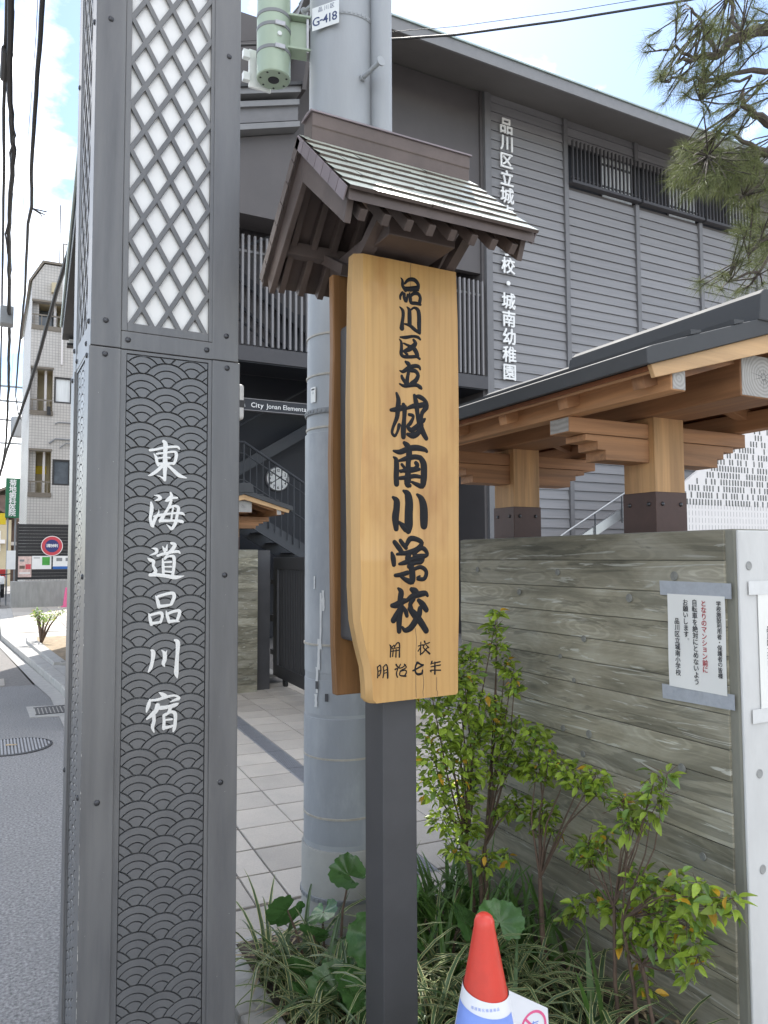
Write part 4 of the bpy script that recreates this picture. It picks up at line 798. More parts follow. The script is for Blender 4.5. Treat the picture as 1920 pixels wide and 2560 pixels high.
for deg, z, w_, h_ in ((-40,1.02,0.014,0.10),(-34,1.25,0.010,0.22),(-37,1.12,0.016,0.12),(-42,0.94,0.018,0.05),(-30,1.33,0.012,0.08),(-46,1.40,0.010,0.05)):
    n2 = 7; vs = []
    for i in range(n2):
        z_ = z+h_*(i/(n2-1)-0.5)
        for sgn in (-1, 1):
            dg = deg + sgn*(w_/0.16*57*0.5)*(0.5+random.random()*0.7); q, _ = on_pole(dg, z_, 0.0062); vs.append(q)
    sm.add(vs, [(2*i,2*i+1,2*i+3,2*i+2) for i in range(n2-1)])
sm.build('tape_residue', M['tape_pale'], pole)
for deg, z in ((-40,1.0),(-24,0.955)):
    p, n_ = on_pole(deg, z, 0.0066); t = Vector((0,0,1)).cross(n_); MB().beam(p-t*0.007, p+t*0.007, 0.001, 0.03).build('black_tag', M['black_steel'], pole)

# green tube hung from the pole
TC = (1.022, 2.965); TB = 3.527; TR_ = 0.0715
gt = thing('green_lamp_tube', 'pale green steel tube hanging from a bracket on the grey utility pole', 'lamp tube', (*TC,TB))
MB().lathe([(0.0,TB+0.004),(0.024,TB+0.004),(0.024,TB),(TR_-0.004,TB),(TR_,TB+0.004),(TR_,TB+0.15),(TR_,6.4)], TC, 32, cap=False).build('tube', M['green_paint'], gt, smooth=True)
MB().lathe([(0.0005,TB+0.008),(0.0235,TB+0.003),(0.0235,TB-0.002),(0.0005,TB+0.001)], TC, 20, cap=False).build('drain_cap', M['ink_matt'], gt)
for i in range(7):
    a = R(20+51*i); MB().lathe([(0.0048,TB-0.0015),(0.0048,TB+0.004)], (TC[0]+0.056*math.cos(a), TC[1]+0.056*math.sin(a)), 8).build('screw', M['ink_matt'], gt)
for z in (TB+0.105, TB+0.205, TB+0.262):
    o = MB().lathe([(TR_,z-0.008),(TR_+0.0022,z-0.007),(TR_+0.0022,z+0.007),(TR_,z+0.008)], TC, 32, cap=False).build('strap', M['cable_grey'], gt, smooth=True)
    if z < TB+0.25:
        nn_ = Vector((-0.10,-0.995,0)).normalized(); p = Vector((*TC,z)) + nn_*(TR_+0.004); t = Vector((0.995,-0.10,0))
        MB().beam(p-t*0.012, p+t*0.032, 0.006, 0.02, (0,0,1)).build('buckle', M['galv'], o, bevel=0.002)
a = Vector((*TC,0)); b = Vector((*PC,0)); dd = (b-a).normalized(); sd2 = Vector((-dd.y,dd.x,0))
MB().beam(a+dd*0.06+Vector((0,0,3.725)), b-dd*0.135+Vector((0,0,3.715)), 0.012, 0.13).build('bracket_web', M['green_paint'], gt, bevel=0.003)
for z in (3.655, 3.80): MB().beam(a+dd*0.055+Vector((0,0,z)), b-dd*0.13+Vector((0,0,z-0.012)), 0.075, 0.010).build('bracket_flange', M['green_paint'], gt, bevel=0.003)
MB().beam(b-dd*0.152+Vector((0,0,3.635)), b-dd*0.152+Vector((0,0,3.80)), 0.012, 0.06, sd2).build('pole_clamp', M['galv'], gt, bevel=0.002)
back = MB().beam(a+Vector((-0.035,0.08,TB-0.01)), a+Vector((-0.035,0.08,TB+0.16)), 0.10, 0.012, (0,1,0)).build('sensor_plate', M['sign_white'], gt, bevel=0.003)
for z in (TB+0.03, TB+0.13): MB().box(TC[0]-0.112,TC[0]-0.082,TC[1]+0.065,TC[1]+0.09,z-0.018,z+0.018).build('sensor_bracket', M['sign_white'], back, bevel=0.002)
MB().tube([Vector((*TC,TB+0.16))+Vector((0.0,-TR_+0.002,0)), Vector((*TC,TB+0.16))+Vector((0.0,-TR_-0.006,0))], 0.0095, 12).build('plug', M['sign_white'], gt)

# ================================================================== board-formed concrete wall with notices
def conc_wall(name, label, x0, x1, y0, y1, h, boards_left=True, end_mat='wall_white'):
    w_ = thing(name, label, 'wall', ((x0+x1)/2, (y0+y1)/2, 0))
    MB().box(x0+0.007, x1, y0+0.005, y1, -0.05, h).build('core', M['wall_core'], w_, bevel=0.006)
    z = 0.0; rr = random.Random(3 if boards_left else 8)
    while z < h-0.03:
        bh = min(rr.choice((0.085,0.09,0.095,0.10)), h-0.002-z); d = rr.uniform(-0.002,0.003)
        if boards_left: MB().box(x0-d, x0+0.012, y0+0.038, y1-0.002, z+0.0012, z+bh-0.0012).build('board_course', M['formed'], w_, bevel=0.0015)
        else: MB().box(x0+0.01, x1-0.004, y0-d, y0+0.012, z+0.0012, z+bh-0.0012).build('board_course', M['formed'], w_, bevel=0.0015)
        z += bh
    return w_
wall = conc_wall('concrete_wall', 'board-marked grey concrete wall behind the garden bed with a notice taped on', 1.92, 2.48, 1.48, 2.93, 1.578)
MB().box(1.930,2.478,1.4765,1.486,0.0,1.574).build('smooth_end', M['wall_white'], wall, bevel=0.004)
for y, z in ((2.785,1.442),(2.253,1.439),(1.700,1.436),(2.49,1.355),(1.892,1.358),(2.116,1.201),(2.246,1.124),(2.173,1.045),(2.237,0.858),(2.099,0.864),(1.690,0.843),(2.132,0.787),(1.62,0.60),(2.0,0.5)):
    r_ = random.choice((0.008,0.011,0.013))
    mb = MB().lathe([(0.0005,0.0012),(r_*0.7,0.0014),(r_,0.0022),(r_*1.15,0.0)], (0,0), 14, cap=False)
    me = mb.mesh('tie_hole', M['tie_shade']); inst(me, 'tie_hole', wall, (1.9155-2.2, y-2.205, z), (0,R(-90),0))  # proud dish, the hole's shade is put into its dark colour
for x, z in ((1.972,1.47),(1.99,0.87),(1.99,0.60),(2.3,1.47),(2.3,0.87)):
    mb = MB().lathe([(0.0005,0.0006),(0.009,0.0007),(0.0115,0.0016),(0.0135,0.0)], (0,0), 16, cap=False); me = mb.mesh('tie_hole', M['concrete_grey']); inst(me, 'tie_hole', wall, (x-2.2, 1.4755-2.205, z), (R(90),0,0))  # shade of the dimple is in the greyer colour
ntc = thing('paper_notice', 'white printed A4 notice with red line taped to the mossy side of the wall', 'notice', (1.914,1.62,1.235))
pp = MB(); nx_, nz_ = 6, 8; vs = []
for i in range(nx_+1):
    for j in range(nz_+1):
        y = 1.7275-0.2125*i/nx_; z = 1.091+0.289*j/nz_; vs.append((1.9135-0.0012*math.sin(i*1.1+j*0.7)-0.0006, y, z))
pp.add(vs, [(i*(nz_+1)+j, (i+1)*(nz_+1)+j, (i+1)*(nz_+1)+j+1, i*(nz_+1)+j+1) for i in range(nx_) for j in range(nz_)])
ppo = pp.build('sheet', M['paper'], ntc, smooth=True)
def wall_cols(mat, cols, name='lettering'):
    for txt, y, ztop, pitch, size in cols:
        mb = MB(); bold_glyphs(mb, column(txt, 0, 0, pitch), (1.9108, y, ztop), (0,-1,0), (0,0,1), size*1.04, size*0.016, (-0.2,0,0)); mb.build('text_column', mat, ppo)
wall_cols(M['ink_matt'], [('学校施設利用者・保護者の皆様',1.5355,1.366,0.0162,0.0165),('自転車を絶対にとめないよう',1.6215,1.367,0.0199,0.020),('お願いします',1.6555,1.366,0.0196,0.020),('品川区立城南小学校',1.690,1.306,0.0199,0.0195)])
wall_cols(M['red_ink'], [('となりのマンション前に',1.5885,1.366,0.0198,0.020)])
mb = MB(); mb.lathe([(0.0022,0),(0.003,0)], (0,0), 10, cap=False); me = mb.mesh('full_stop', M['ink_matt']); inst(me, 'full_stop', ppo, (1.9108-1.914, 1.6475-1.62, 1.244-1.235), (0,R(90),0))
for zc, tilt in ((1.396,0.002),(1.076,-0.006)):
    MB().add([(1.9148,1.759,zc+0.0225+tilt),(1.9148,1.4935,zc+0.0225),(1.9148,1.4935,zc-0.0225),(1.9148,1.757,zc-0.0225+tilt),(1.9165,1.759,zc+0.0225+tilt),(1.9165,1.4935,zc+0.0225),(1.9165,1.4935,zc-0.0225),(1.9165,1.757,zc-0.0225+tilt)],
             [(0,1,2,3),(4,5,6,7),(0,1,5,4),(2,3,7,6)]).build('tape', M['tape'], ntc)
nt2 = thing('second_notice', 'white notice taped to the pale smooth end of the concrete wall at the right', 'notice', (2.1,1.474,1.21))
s2 = MB().box(2.003,2.213,1.4722,1.474,1.048,1.394).build('sheet', M['paper'], nt2)
mb = MB(); bold_glyphs(mb, column('品川区立城南小学校',0,0,0.0199), (2.046,1.4715,1.292), (1,0,0), (0,0,1), 0.0203, 0.0003, (0,-0.2,0)); mb.build('lettering', M['ink_matt'], s2)
for z0, z1 in ((1.385,1.425),(1.015,1.055)): MB().box(1.962,2.25,1.4708,1.4718,z0,z1).build('tape', M['tape_pale'], nt2)

# ================================================================== timber roof over the wall end (gate), and its twin across the entrance
def gate_roof(name, label, cx, y0, zb, px_shift=(0,0)):
    t = thing(name, label, 'gate roof', (cx, y0+0.9, zb), group='timber gate roofs on the wall ends')
    g0 = y0; L = 2.05
    for yc, sh in ((y0+0.483,px_shift[0]),(y0+1.34,px_shift[1])):
        x0, x1 = cx-0.074+sh, cx+0.074+sh
        po = MB().box(x0,x1,yc-0.074,yc+0.074,zb,zb+0.42).build('post', M['gate_z'], t, bevel=0.003)
        sh_ = MB().box(x0-0.0035,x1+0.0035,yc-0.0775,yc+0.0775,zb-0.02,zb+0.148).build('post_shoe', M['shoe'], t, bevel=0.002)
        for (bx, by) in ((-0.045,-1),(0.045,-1)):
            inst(bm_, 'bolt', sh_, (cx+sh+bx-cx, yc-0.0775-(y0+0.9), 0.105), (R(90),0,0))
        for by in (-0.045, 0.045): inst(bm_, 'bolt', sh_, (x0-0.0035-cx, yc+by-(y0+0.9), 0.105), (0,R(-90),0))
        for sgn in (-1, 1):   # stepped bracket arms
            e = lambda d, z: (cx+sh+sgn*d, z+zb)
            hw = 0.05
            MB().prism([e(0.0745,0.252),e(0.28,0.252),e(0.28,0.285),e(0.315,0.285),e(0.315,0.313),e(0.37,0.313),e(0.37,0.335),e(0.0745,0.335)], 'y', yc-hw, yc+hw).build('bracket_arm', M['gate_x'], t, bevel=0.002)
            MB().prism([e(0.0745,0.337),e(0.44,0.337),e(0.44,0.3895),e(0.0745,0.3895)], 'y', yc-hw-0.001, yc+hw+0.001).build('bracket_arm', M['gate_x'], t, bevel=0.003)
            MB().box(cx+sh+sgn*0.4402-0.0006, cx+sh+sgn*0.4402+0.0006, yc-hw+0.004, yc+hw-0.004, zb+0.34, zb+0.387).build('arm_end_grain', M['end_grain'], t)
    for sx, wx, z0_, z1_, ys in ((-0.411,0.058,0.391,0.462,0.0),(0.411,0.058,0.391,0.462,0.0),(0.0,0.21,0.412,0.548,0.03)):
        b = MB().box(cx+sx-wx/2, cx+sx+wx/2, g0+ys, g0+L-ys, zb+z0_, zb+z1_).build('main_beam' if sx == 0 else 'purlin', M['gate_y'], t, bevel=0.004)
        eg = MB().box(-wx/2+0.004, wx/2-0.004, -0.001, 0.001, -(z1_-z0_)/2+0.004, (z1_-z0_)/2-0.004).mesh('end_grain', M['end_grain'])
        inst(eg, 'end_grain', b, (sx, g0+ys-0.0008-(y0+0.9), (z0_+z1_)/2))
        if sx == 0:
            cr_ = MB()
            for k in range(11):
                a_ = R(k*33+random.uniform(-10,10)); rr_ = random.uniform(0.03,0.065); dx, dz = math.cos(a_), math.sin(a_); o_ = (0.0, -0.0024)
                cr_.add([(dx*0.006-dz*0.0009, -0.0022, dz*0.006+dx*0.0009), (dx*0.006+dz*0.0009, -0.0022, dz*0.006-dx*0.0009), (dx*rr_, -0.0022, dz*rr_)], [(0,1,2)])
            inst(cr_.mesh('end_cracks', M['ink_matt']), 'end_cracks', b, (sx, g0+ys-(y0+0.9), (z0_+z1_)/2))
    pitch = 0.30; hw = 0.556; za = 0.645   # underside apex height above the wall
    for sgn in (-1, 1):
        e = lambda d, z: (cx+sgn*d, zb+z)
        def under(d): return za - 0.052 - pitch*d
        for k, yy in enumerate([0.05 + i*0.325 for i in range(7)]):
            MB().prism([e(0.0,under(0)),e(0.50,under(0.50)),e(0.49,under(0.49)-0.045),e(0.0,under(0)-0.045)], 'y', g0+yy, g0+yy+0.045).build('rafter', M['gate_x'], t, bevel=0.002)
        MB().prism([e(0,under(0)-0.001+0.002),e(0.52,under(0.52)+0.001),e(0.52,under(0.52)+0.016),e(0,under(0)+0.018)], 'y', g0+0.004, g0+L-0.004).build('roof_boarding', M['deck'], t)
        for yy in (g0-0.016, g0+L+0.0005):
            MB().prism([e(0.0,under(0)+0.018),e(0.535,under(0.535)+0.018),e(0.52,under(0.52)-0.022),e(0.28,under(0.28)-0.03),e(0.0,under(0)-0.04)], 'y', yy, yy+0.0155).build('barge_board', M['gate_pale'], t, bevel=0.002)
        MB().prism([e(0.50,under(0.50)-0.008),e(0.522,under(0.522)-0.008),e(0.522,under(0.522)),e(0.50,under(0.50))], 'y', g0+0.002, g0+L-0.002).build('eave_batten', M['gate_y'], t)
        o = MB().prism([e(0.0,under(0)+0.0185),e(hw,under(hw)+0.0185),e(hw+0.012,under(hw)+0.018),e(hw+0.014,under(hw)+0.062),e(hw-0.01,under(hw)+0.072),e(0.0,under(0)+0.072)], 'y', g0-0.034, g0+L+0.034).build('roof_sheet', M['roof_black'], t, bevel=0.003)
        for d0 in (0.20, 0.385):
            MB().prism([e(d0-0.03,under(d0-0.03)+0.0725),e(d0+0.012,under(d0+0.012)+0.0725),e(d0+0.014,under(d0+0.014)+0.088),e(d0-0.03,under(d0-0.03)+0.078)], 'y', g0-0.036, g0+L+0.036).build('lap_seam', M['roof_black'], o)
    for ya, yb, hh in ((-0.040,0.80,0.094),(0.80,1.40,0.052),(1.40,L+0.04,0.014)):
        k = hh/0.094; w0 = 0.105 if ya < 0 else 0.10
        MB().prism([(cx-w0,zb+za-0.014),(cx-w0+0.01,zb+za-0.012+0.080*k),(cx-0.075,zb+za-0.009+0.094*k),(cx,zb+za+hh),(cx+0.075,zb+za-0.009+0.094*k),(cx+w0-0.01,zb+za-0.012+0.080*k),(cx+w0,zb+za-0.014)], 'y', g0+ya, g0+yb).build('ridge_cap', M['roof_black'], t, bevel=0.004)
        if ya > 0: MB().prism([(cx-0.10,zb+za-0.013),(cx-0.085,zb+za+hh*0.8+0.026),(cx+0.085,zb+za+hh*0.8+0.026),(cx+0.10,zb+za-0.013)], 'y', g0+ya+0.002, g0+ya+0.022).build('ridge_stop', M['roof_black'], t, bevel=0.003)
    return t
gate_roof('timber_gate_roof', 'large timber roof with black sheet top over the near concrete wall', 2.14, 1.50, 1.578, (0.005,0.04))
gate_roof('timber_gate_roof', 'small far timber roof under the clock, across the entrance', 2.48, 8.13, 1.587)
conc_wall('concrete_wall', 'far board-marked concrete wall end beside the open gate', 2.12, 2.68, 8.22, 10.2, 1.587, boards_left=False)

# gate
gp = MB().box(2.70,2.85,8.30,8.44,0,1.58).build('gate_post', M['black_steel'], bevel=0.004); tag(gp, 'black steel gate post next to the far concrete wall', 'post')
gl = thing('slatted_gate', 'black slatted metal gate leaf standing open behind the pole', 'gate', (3.02,7.2,0), -R(2.6))
MB().box(-0.025,0.025,-1.9,1.62,1.36,1.50).build('top_rail', M['black_steel'], gl, local=True, bevel=0.003)
MB().box(-0.025,0.025,-1.9,1.62,0.08,0.22).build('bottom_rail', M['black_steel'], gl, local=True, bevel=0.003)
MB().box(-0.025,0.025,1.47,1.62,0.22,1.36).build('stile', M['black_steel'], gl, local=True); MB().box(-0.025,0.025,-1.9,-1.78,0.22,1.36).build('stile', M['black_steel'], gl, local=True)
sl_me = MB().box(-0.012,0.012,-0.019,0.019,0.22,1.36).mesh('slat', M['black_steel'])
for i in range(53): inst(sl_me, 'slat', gl, (0, -1.74+i*0.0605, 0))
mb = MB()
for y in (-1.5, 1.2): mb.tube([(-0.02,y,0.05),(0.02,y,0.05)], 0.05, 14)
mb.build('wheel', M['rubber'], gl, local=True); MB().box(-0.03,0.03,1.62,1.74,0.72,0.80).build('latch', M['black_steel'], gl, local=True)
for z in (0.35,1.2): MB().box(-0.02,0.02,1.62,1.76,z-0.03,z+0.03).build('hinge', M['black_steel'], gl, local=True)

# ================================================================== school building
FY = 11.55
sch = thing('school_building', 'dark grey clad two-storey school building with long overhanging roof', 'building', (8.2,FY,0))
bays = [8.2, 10.2, 12.16, 14.12, 16.08, 18.04]
PT = 0.187
sid = {}
for bi in range(5):
    x0, x1 = bays[bi]+(0.14 if bi == 0 else 0.05), bays[bi+1]-0.05
    key = (round(x1-x0, 2)); 
    if key not in sid:
        w_ = x1-x0
        sid[key] = MB().add([(0,0.008,0.004),(w_,0.008,0.004),(w_,0.03,0.004),(0,0.03,0.004),(0,0.022,PT-0.004),(w_,0.022,PT-0.004),(w_,0.03,PT-0.004),(0,0.03,PT-0.004),(0,-0.004,0.0),(w_,-0.004,0.0)],
            [(8,9,5,4),(8,9,2,3),(9,2,6,5),(8,4,7,3),(4,5,6,7)]).mesh('siding_board', M['siding'])
    for r_ in range(56):
        z = r_*PT
        if bi >= 1 and bi < 4 and 9.05 < z+PT/2 < 9.98: continue
        inst(sid[key], 'siding_board', sch, (x0-8.2, 0, z))
    # mullion at the left of the bay
    wj = 0.14 if bi == 0 else 0.10
    xm = bays[bi]+0.07 if bi == 0 else bays[bi]
    if bi in (2, 3):
        for z0, z1 in ((0,9.03),(10.0,10.47)): MB().box(xm-wj/2, xm+wj/2, FY-0.045, FY+0.03, z0, z1).build('cover_batten', M['mullion'], sch)
    else: MB().box(xm-wj/2, xm+wj/2, FY-0.045, FY+0.03, 0, 10.47).build('cover_batten', M['mullion'], sch)
MB().box(8.2,18.1,FY+0.031,FY+0.3,0,9.03).build('wall', M['dark_wall'], sch)
MB().box(8.2,18.1,FY+0.031,FY+0.3,9.99,10.6).build('wall', M['dark_wall'], sch)
MB().box(8.2,10.2,FY+0.0315,FY+0.29,9.03,9.99).build('wall', M['dark_wall'], sch)
MB().box(16.08,18.1,FY+0.0315,FY+0.29,9.03,9.99).build('wall', M['dark_wall'], sch)
MB().box(10.2,16.1,FY+0.20,FY+0.29,9.03,9.99).build('window_back', M['dark_wall'], sch)
for bi in (1,2,3):
    x0, x1 = bays[bi]+0.08, bays[bi+1]-0.02; xm = x0+(x1-x0)*0.5
    wd = MB().box(x0,xm,FY+0.10,FY+0.13,9.06,9.97).build('window', M['recess'], sch)
    w2 = MB().box(xm+0.06,x1,FY+0.10,FY+0.13,9.06,9.97).build('window', M['curtain'], sch)
    MB().box(xm,xm+0.055,FY+0.06,FY+0.13,9.06,9.97).build('window_frame', M['guard'], w2)
    MB().box(xm+0.055,x1,FY+0.08,FY+0.0995,9.76,9.80).build('window_bar', M['guard'], w2)
    gd = MB().box(bays[bi]+0.06,bays[bi+1]-0.005,FY-0.16,FY-0.02,9.045,9.10).build('window_guard', M['guard'], sch)
    gm = MB().box(-0.014,0.014,-0.02,0.02,9.10,9.93).mesh('guard_slat', M['guard'])
    mb = MB().box(bays[bi]+0.06,bays[bi+1]-0.01,FY-0.118,FY-0.098,9.16,9.19); mb.box(bays[bi]+0.06,bays[bi+1]-0.01,FY-0.118,FY-0.098,9.80,9.83); mb.build('guard_rail', M['guard'], gd)
    for i in range(18):
        inst(gm, 'guard_slat', gd, (bays[bi]+0.085+i*0.107-8.2, -0.14, 0))
for i, ch in enumerate('品川区立城南小学校・城南幼稚園'):
    zc = 9.845-i*0.346
    cu = bold_glyphs(MB(), [(ch,0,0)], (8.70,FY-0.055,zc), (1,0,0), (0,0,1), 0.33, 0.0065, (0,-1,0)) if ch != '・' else put_glyphs(MB(), [(ch,0,0)], (8.70,FY-0.055,zc), (1,0,0), (0,0,1), 0.33, 0.03)
    n = len(cu.v); cu2 = MB(); cu2.add(cu.v, cu.f)
    # give the letter depth: back copy and side walls on open edges
    from collections import Counter
    ec = Counter(); 
    for f_ in cu.f:
        for a_, b_ in zip(f_, f_[1:]+f_[:1]): ec[tuple(sorted((a_,b_)))] += 1
    cu2.add([(x, y+0.022, z) for x, y, z in cu.v], [])
    cu2.f += [(a_, b_, b_+n, a_+n) for (a_, b_), c_ in ec.items() if c_ == 1]; cu2.m = [0]*len(cu2.f)
    cu2.build('character', M['white_paint'], sch)
# roof with deep eave
EVY = 10.35
rf = MB().prism([(EVY,10.235),(EVY,10.245),(18.0,11.9),(18.0,11.6),(FY,10.47),(EVY,10.23)], 'x', 4.2, 19.5).build('roof', M['soffit'], sch)
MB().box(4.18,19.5,EVY-0.04,EVY-0.001,10.0,10.21).build('fascia', M['fascia'], rf, bevel=0.004)
MB().prism([(EVY-0.07,10.215),(EVY-0.07,10.243),(EVY+0.5,10.31),(EVY+0.5,10.29),(EVY-0.01,10.225),(EVY-0.01,10.215)], 'x', 4.15, 19.5).build('eave_flashing', M['flash'], rf)
MB().prism([(EVY,10.001),(FY+0.02,10.43),(FY+0.02,10.46),(EVY,10.20)], 'x', 4.2, 19.5).build('soffit', M['soffit'], rf)
for i in range(6):
    x = 5.0+i*2.45; MB().box(x-0.006,x+0.006,EVY-0.0715,EVY-0.069,10.213,10.246).build('flashing_joint', M['fascia'], rf)
# left end of the roof, stepped down towards the back
MB().prism([(10.36,10.2),(12.4,9.30),(12.4,8.95),(10.9,8.95)], 'x', 4.24, 4.30).build('end_wall', M['dark_wall'], sch)
MB().prism([(10.30,10.20),(12.4,9.26),(12.4,9.36),(10.30,10.30)], 'x', 4.10, 4.24).build('end_fascia', M['fascia'], sch)
# recessed stair hall left of the cladding; dark wall colours carry its shade
RB = 13.7
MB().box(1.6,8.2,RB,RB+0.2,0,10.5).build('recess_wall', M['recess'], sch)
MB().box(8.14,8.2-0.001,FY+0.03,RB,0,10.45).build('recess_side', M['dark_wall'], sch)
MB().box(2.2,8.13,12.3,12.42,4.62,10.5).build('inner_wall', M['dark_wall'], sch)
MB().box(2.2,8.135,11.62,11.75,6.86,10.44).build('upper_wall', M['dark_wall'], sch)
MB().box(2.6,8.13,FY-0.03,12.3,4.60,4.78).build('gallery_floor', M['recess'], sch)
MB().box(2.6,8.19,FY-0.06,FY-0.03,4.62,4.86).build('gallery_edge', M['guard'], sch)
scr = MB().box(2.6,8.15,FY+0.0,FY+0.03,6.40,6.44).build('slat_screen', M['slat'], sch)
ss_me = MB().box(-0.017,0.017,-0.03,0.03,4.88,6.66).mesh('screen_slat', M['slat'])
for i in range(55): inst(ss_me, 'screen_slat', scr, (2.66+i*0.1005-8.2, -0.035, 0))
# things seen through the screen: sloping stringers and a dark opening
mb = MB()
mb.beam((2.7,12.1,6.75),(5.2,12.1,5.2),0.06,0.16); mb.beam((2.7,12.2,6.4),(4.8,12.2,4.9),0.04,0.05); mb.beam((2.7,11.75,5.9),(4.2,11.75,4.85),0.03,0.03)
mb.beam((2.7,11.72,6.75),(3.5,11.72,6.2),0.03,0.04); mb.beam((3.2,11.7,6.35),(4.0,11.7,6.8),0.03,0.04)
mb.box(4.3,5.4,12.24,12.299,4.8,5.75); mb.build('inner_stair', M['recess'], sch)
# lower eave with raking bands at far left
for (za, th, yo, mt) in ((0.0,0.10,10.95,'fascia'),(-0.17,0.09,11.02,'fascia'),(-0.40,0.26,11.08,'mullion'),(-0.55,0.09,10.99,'fascia')):
    z0 = 8.62+za
    MB().prism([(2.2,z0-1.07*0.322),(4.235,z0+0.965*0.322),(4.235,z0+0.965*0.322+th),(2.2,z0-1.07*0.322+th)], 'y', yo, 11.5).build('raking_band', M[mt], sch)
MB().prism([(2.2,6.86),(4.23,6.86),(4.23,8.36),(2.2,7.70)], 'y', 11.2, 11.615).build('upper_wall', M['dark_wall'], sch)
MB().prism([(2.2,8.36),(4.3,9.05),(4.3,9.10),(2.2,8.40)], 'y', 10.9, 13.5).build('lower_roof', M['roof_black'], sch)
# name beam over the entrance
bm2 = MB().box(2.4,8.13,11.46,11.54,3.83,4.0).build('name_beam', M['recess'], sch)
mb = MB().box(2.4,8.13,11.455,11.545,4.0,4.012); mb.box(2.4,8.13,11.455,11.545,3.818,3.83); mb.build('beam_edge', M['slat'], bm2)
def latin(mb, txt, x, z, y, size, bold):
    for ch in txt:
        if ch == ' ': x += size*0.24; continue
        vs, fs = glyph(ch, bold)
        x0 = min(v[0] for v in vs); x1 = max(v[0] for v in vs)
        mb.add([(x+(v[0]-x0)*size, y, z+v[1]*size) for v in vs], fs); x += (x1-x0)*size + size*0.085
    return x
mb = MB(); xe = latin(mb, 'City', 3.605, 3.875, 11.4585, 0.108, 0.016); xe = latin(mb, 'Jonan', xe+0.035, 3.875, 11.4585, 0.108, 0.004); latin(mb, 'Elementary School', xe+0.035, 3.875, 11.4585, 0.108, 0.004)
latin(mb, 'Shinagawa', 3.02, 3.875, 11.4585, 0.108, 0.016); mb.build('lettering', M['white_paint'], bm2)
# side parapet of the outside stair and its rail
par = thing('white_stair_parapet', 'white perforated parapet wall of the outside stair behind the gate posts', 'parapet', (12.5,9.5,0))
MB().prism([(10.55,0),(15,0),(15,5.3),(12.92,3.985),(11.04,2.825),(10.55,2.52)], 'y', 9.5, 9.56).build('panel', M['white_panel'], par)
sl2 = MB(); rr_ = random.Random(4)
def slot(x, z, h, w_=0.028):
    sl2.box(x-w_/2, x-w_/2+0.009, 9.494, 9.4985, z, z+h); sl2.box(x+w_/2-0.009, x+w_/2, 9.494, 9.4985, z, z+h); sl2.box(x-w_/2+0.009, x+w_/2-0.009, 9.4945, 9.499, z, z+0.02)
for r_ in range(26):
    z = 2.42 + r_*0.128; x = 10.7 + (r_ % 2)*0.035
    while x < 14.9:
        zlim = 2.825 + (x-11.04)*0.617
        if z + 0.12 < zlim - 0.05 and rr_.random() < (0.92 if r_ < 6 else 0.75): slot(x, z, 0.105)
        x += rr_.choice((0.075,0.075,0.085,0.15))
o = sl2.build('slots', M['slot'], par); o['kind'] = 'stuff'
th = MB(); 
for r_ in range(10):
    z = 1.2+r_*0.128; x = 10.7
    while x < 14.9: th.box(x-0.002,x+0.002,9.497,9.4992,z,z+0.09); x += 0.085
o = th.build('scored_lines', M['slat'], par); o['kind'] = 'stuff'
hr = thing('stair_handrail', 'thin steel handrail rising behind the near timber gate posts', 'handrail', (9.5,10.2,0))
MB().tube([(8.5,10.2,1.70),(8.9,10.2,1.93),(10.3,10.2,2.66)], 0.016, 10).build('rail', M['rail'], hr, smooth=True)
MB().beam((8.9,10.25,1.60),(10.6,10.25,2.47),0.06,0.16).build('stringer', M['rail'], hr)
for x in (9.55, 10.2): MB().tube([(x,10.2,1.5+(x-9)*0.5),(x,10.2,1.93+(x-8.9)*0.52)], 0.012, 8).build('baluster', M['stair'], hr)
stt = thing('dark_staircase', 'dark steel staircase with balusters inside the school entrance hall', 'staircase', (4.5,12.2,0))
def flight(y, xa, za, xb, zb, nb):
    d = Vector((xb-xa,0,zb-za))
    MB().tube([(xa-0.7,y,za),(xa,y,za),(xb,y,zb)], 0.024, 8).build('handrail', M['stair'], stt)
    MB().tube([(xa-0.7,y,za-0.18),(xa,y,za-0.18),(xb,y,zb-0.18)], 0.012, 6).build('mid_rail', M['stair'], stt)
    MB().tube([(xa-0.7,y,za-0.62),(xa,y,za-0.62),(xb,y,zb-0.62)], 0.014, 6).build('mid_rail', M['stair'], stt)
    MB().beam((xa-0.1,y+0.05,za-1.12),(xb,y+0.05,zb-1.12),0.04,0.24).build('stringer', M['stair'], stt)
    MB().beam((xa-0.1,y+1.1,za-1.12),(xb,y+1.1,zb-1.12),0.04,0.24).build('stringer', M['stair'], stt)
    n_ = int(abs(zb-za)/0.17)
    for i in range(nb):
        t = i/(nb-1); x, z = xa+(xb-xa)*t, za+(zb-za)*t
        MB().tube([(x,y,z),(x,y,z-1.15)], 0.014 if i % 4 == 0 else 0.008, 6).build('baluster', M['stair'], stt)
    for i in range(1, n_):
        t = i/n_; x, z = xa+(xb-xa)*t, za+(zb-za)*t-1.10
        MB().box(x-0.14,x+0.14,y+0.07,y+1.08,z-0.02,z).build('tread', M['stair'], stt)
flight(12.0, 3.66, 3.39, 6.6, 1.62, 28)
MB().tube([(2.5,13.2,3.0),(5.6,13.2,4.9)], 0.02, 6).build('handrail', M['stair'], stt)
MB().beam((2.5,13.3,2.2),(5.6,13.3,4.1),0.04,0.2).build('stringer', M['stair'], stt)
MB().box(2.2,3.56,12.0,13.2,2.16,2.27).build('landing', M['stair'], stt)
ck_ = thing('wall_clock', 'round white clock with black numerals on the dark entrance wall', 'clock', (4.83,13.6,2.99))
